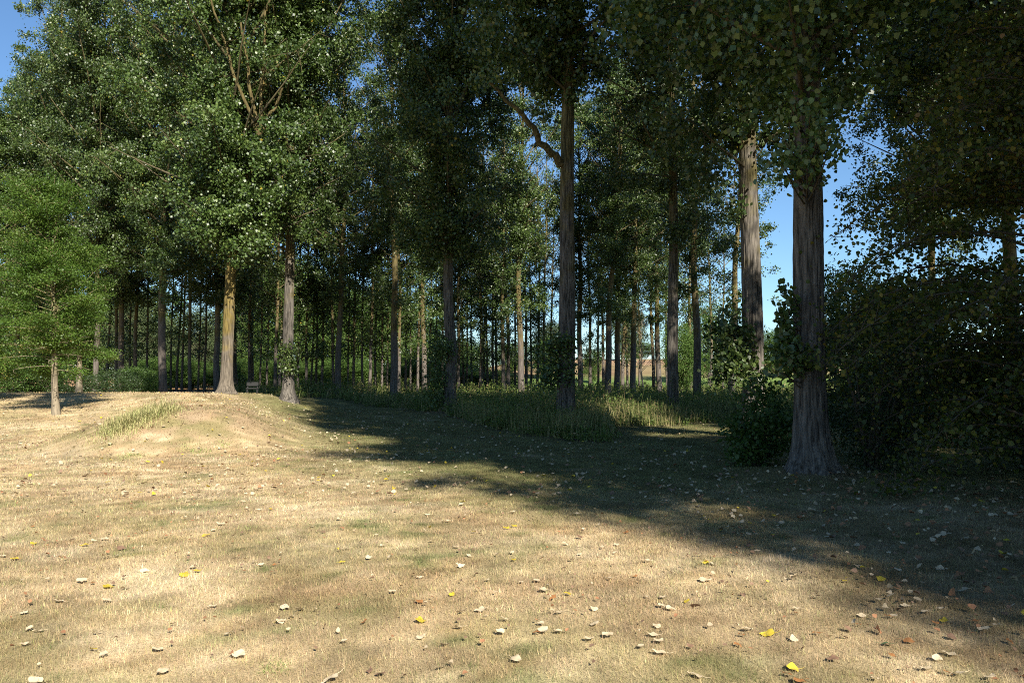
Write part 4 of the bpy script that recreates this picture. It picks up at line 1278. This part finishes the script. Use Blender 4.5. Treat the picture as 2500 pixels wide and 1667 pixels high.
def fallen_mesh(seed, mat, oak=False):
    """one dry leaf: blade as a curled grid with a deltoid outline, and a thin stalk"""
    rng = RNG(seed)
    nu, nv = 9, 6
    u = np.linspace(0, 1, nu); v = np.linspace(-1, 1, nv)
    U, Vv = np.meshgrid(u, v, indexing='ij')
    half = np.interp(u, [0, .06, .2, .4, .7, .9, 1], [0.08, 0.42, 0.56, 0.54, 0.32, 0.11, 0.0]) * rng.uniform(0.50, 0.86)
    if oak:
        half = half * (0.66 + 0.35 * np.cos(u * 22))
    c1, c2, tw = rng.uniform(0.1, 1.0), rng.uniform(-0.5, 0.9), rng.uniform(-0.6, 0.6)
    x = U - 0.5
    y = half[:, None] * Vv
    z = c1 * y * y * 0.35 + c2 * 0.2 * x * x + tw * 0.4 * x * y + 0.012 * rng.normal(size=U.shape)
    # wavy margin
    z = z + 0.05 * np.sin(U * 9 + rng.uniform(0, 6)) * np.abs(Vv)
    V = np.stack([x, y, z], -1).reshape(-1, 3)
    i = (np.arange(nu - 1)[:, None] * nv + np.arange(nv - 1)[None]).ravel()
    Fq = np.stack([i, i + 1, i + nv + 1, i + nv], 1)
    P = np.array([[-0.5, 0, V[nv // 2, 2]], [-0.75, 0.05, 0.04], [-1.0, rng.uniform(-.2, .2), 0.1]])
    V2, F2 = tube(P, np.array([0.018, 0.013, 0.01]), 4)
    b = Bag(); b.put(V, Fq); b.put(V2, F2)
    m = b.mesh("fallen_leaf", mat, True)
    return m


LM = {c: [fallen_mesh(1000 + 13 * q + 7 * len(c), m, c in ("brown", "orange") and q > 3) for q in range(6)] for c, m in LMAT.items()}
LLAB = {"cream": ("pale cream dry leaf lying curled on the mown lawn", "pale cream fallen leaves"),
        "yellow": ("bright yellow fresh fallen leaf lying on the mown lawn", "bright yellow fallen leaves"),
        "orange": ("orange-brown crisp leaf lying on the lawn near the shade", "orange-brown fallen leaves"),
        "brown": ("dark brown shrivelled leaf lying on the mown lawn", "dark brown fallen leaves"),
        "green": ("single dark green leaf lying in the lawn at the near edge", None)}
KNOWN = {
    "yellow": [(83, 1331), (34, 1369), (452, 1407), (483, 1398), (836, 1376), (1104, 1455), (1385, 1454), (1678, 1473), (1049, 1291), (1026, 1516), (1157, 1302),
               (1255, 1372), (226, 1592), (139, 1208), (503, 1309), (1722, 1376), (2063, 1424), (2149, 1415), (1872, 1554), (1934, 1639), (2305, 1521), (1043, 1206)],
    "cream": [(840, 1343), (1116, 1539), (1311, 1422), (1326, 1546), (1322, 1529), (1364, 1548), (1441, 1566), (1483, 1557), (1565, 1581), (1602, 1535), (1613, 1483),
              (1261, 1615), (1364, 1499), (1449, 1490), (1330, 1445), (1273, 1424), (1114, 1341), (1144, 1361), (920, 1308), (901, 1367), (840, 1568), (1382, 1332),
              (1414, 1357), (1500, 1355), (1108, 1399), (1075, 1404), (1043, 1260), (829, 1271), (1091, 1275), (1487, 1418), (1579, 1460), (1697, 1650), (63, 1581),
              (141, 1472), (174, 1324), (282, 1322), (146, 1364), (260, 1471), (519, 1487), (620, 1377), (711, 1510), (685, 1521), (560, 1555), (237, 1554), (586, 1610),
              (394, 1646), (58, 1498), (287, 1362), (92, 1544), (199, 1425), (538, 1283), (353, 1396), (1937, 1565), (2102, 1505), (2404, 1541), (2290, 1614), (2263, 1641),
              (2337, 1651), (2136, 1660), (2317, 1604), (2257, 1500), (2180, 1513), (2348, 1448), (1740, 1381), (2420, 1660), (1943, 1492), (1609, 1600)],
    "orange": [(890, 1524), (1809, 1555), (1802, 1577), (2467, 1577), (1993, 1552), (1943, 1500), (2098, 1528), (1024, 1476)],
    "brown": [(903, 1640), (1684, 1587), (14, 1386), (9, 1259), (1762, 1449), (1827, 1335), (1019, 1345)],
    "green": [(2172, 1578)]}
rng = RNG(1100)


def place_leaf(c, x, y, q=None):
    me = LM[c][int(rng.integers(0, 6))]
    o = add("fallen_leaf", me, None, (x, y, float(ground_z(x, y)) + rng.uniform(0.018, 0.028)))
    o.rotation_euler = (rng.normal(0, .2), rng.normal(0, .2), rng.uniform(0, 6.28))
    s = rng.uniform(0.050, 0.085) * (1.3 if rng.random() < 0.12 else 1.0) if c != "green" else 0.085
    if c in ("orange", "brown"): s *= 0.85
    o.scale = (s, s, s)
    tag(o, LLAB[c][0], "leaf", LLAB[c][1])


nleaf = 0
for c, pts in KNOWN.items():
    for px, py in pts:
        p = hit(px, py, 30)
        if p is not None:
            place_leaf(c, p[0], p[1]); nleaf += 1
while nleaf < 292:
    y = rng.uniform(4.1, 11.5); x = rng.uniform(-0.66 * y, 0.66 * y)
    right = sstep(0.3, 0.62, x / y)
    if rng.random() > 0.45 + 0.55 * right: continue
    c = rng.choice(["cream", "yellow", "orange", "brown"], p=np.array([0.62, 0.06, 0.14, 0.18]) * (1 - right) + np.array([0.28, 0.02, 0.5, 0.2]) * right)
    place_leaf(str(c), x, y); nleaf += 1

# all the farther leaves, too many and too small to count
cat = {"cream": [], "yellow": [], "orange": [], "brown": []}
lrng = RNG(1200)
n = 5600
y = 11.0 + 33 * lrng.random(n) ** 1.15; x = lrng.uniform(-0.68, 0.62, n) * y
x = np.concatenate([x, lrng.uniform(2.2, 8.0, 900)]); y = np.concatenate([y, lrng.uniform(5.0, 13, 900)])
frag = len(x)
x = np.concatenate([x, lrng.uniform(-7.5, 7.5, 1700)]); y = np.concatenate([y, 3.9 + 7.5 * lrng.random(1700) ** 0.8])
x = np.concatenate([x, 4.4 + lrng.normal(0, .35, 70)]); y = np.concatenate([y, 6.2 + lrng.normal(0, .5, 70)])
isf = np.zeros(len(x), bool); isf[frag:frag + 1700] = True
k = (in_undergrowth(x, y) < 0.5) & (np.abs(x) < 0.7 * y + 0.5) & (lrng.random(len(x)) < 0.3 + 0.9 * fbm(x * 0.4, y * 0.4, 88))
x, y, isf = x[k], y[k], isf[k]; n = len(x)
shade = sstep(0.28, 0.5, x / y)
C = np.stack([x, y, ground_z(x, y) + 0.032], 1)
V, Fq = ovate_leaves(C, lrng.uniform(0.036, 0.07, n) * (1 + 0.014 * y) * np.where(isf, 0.5, 1), lrng, 0.0, 2.6, 0.35, 0.42, 0.2, a=norm(lrng.normal(size=(n, 3)) * np.array([1, 1, .18])))
pal = np.array([[0.50, 0.40, 0.26], [0.55, 0.42, 0.05], [0.33, 0.165, 0.085], [0.22, 0.14, 0.09]])
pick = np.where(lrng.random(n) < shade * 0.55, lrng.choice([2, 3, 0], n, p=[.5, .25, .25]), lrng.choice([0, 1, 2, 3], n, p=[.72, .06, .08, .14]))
pick = np.where(isf & (lrng.random(n) < 0.75), lrng.choice([2, 3], n), pick)
lc = pal[pick] * lrng.uniform(.75, 1.1, (n, 1))
o = add("leaf_litter", make_mesh("leaf_litter", V, Fq, colattr_mat("litter_leaf", 0.7, 0.2, 0.15), {"col": np.repeat(lc, 6, 0)}))
tag(o, "scattered small dry leaves spread over the farther lawn", "leaves", None, "stuff")
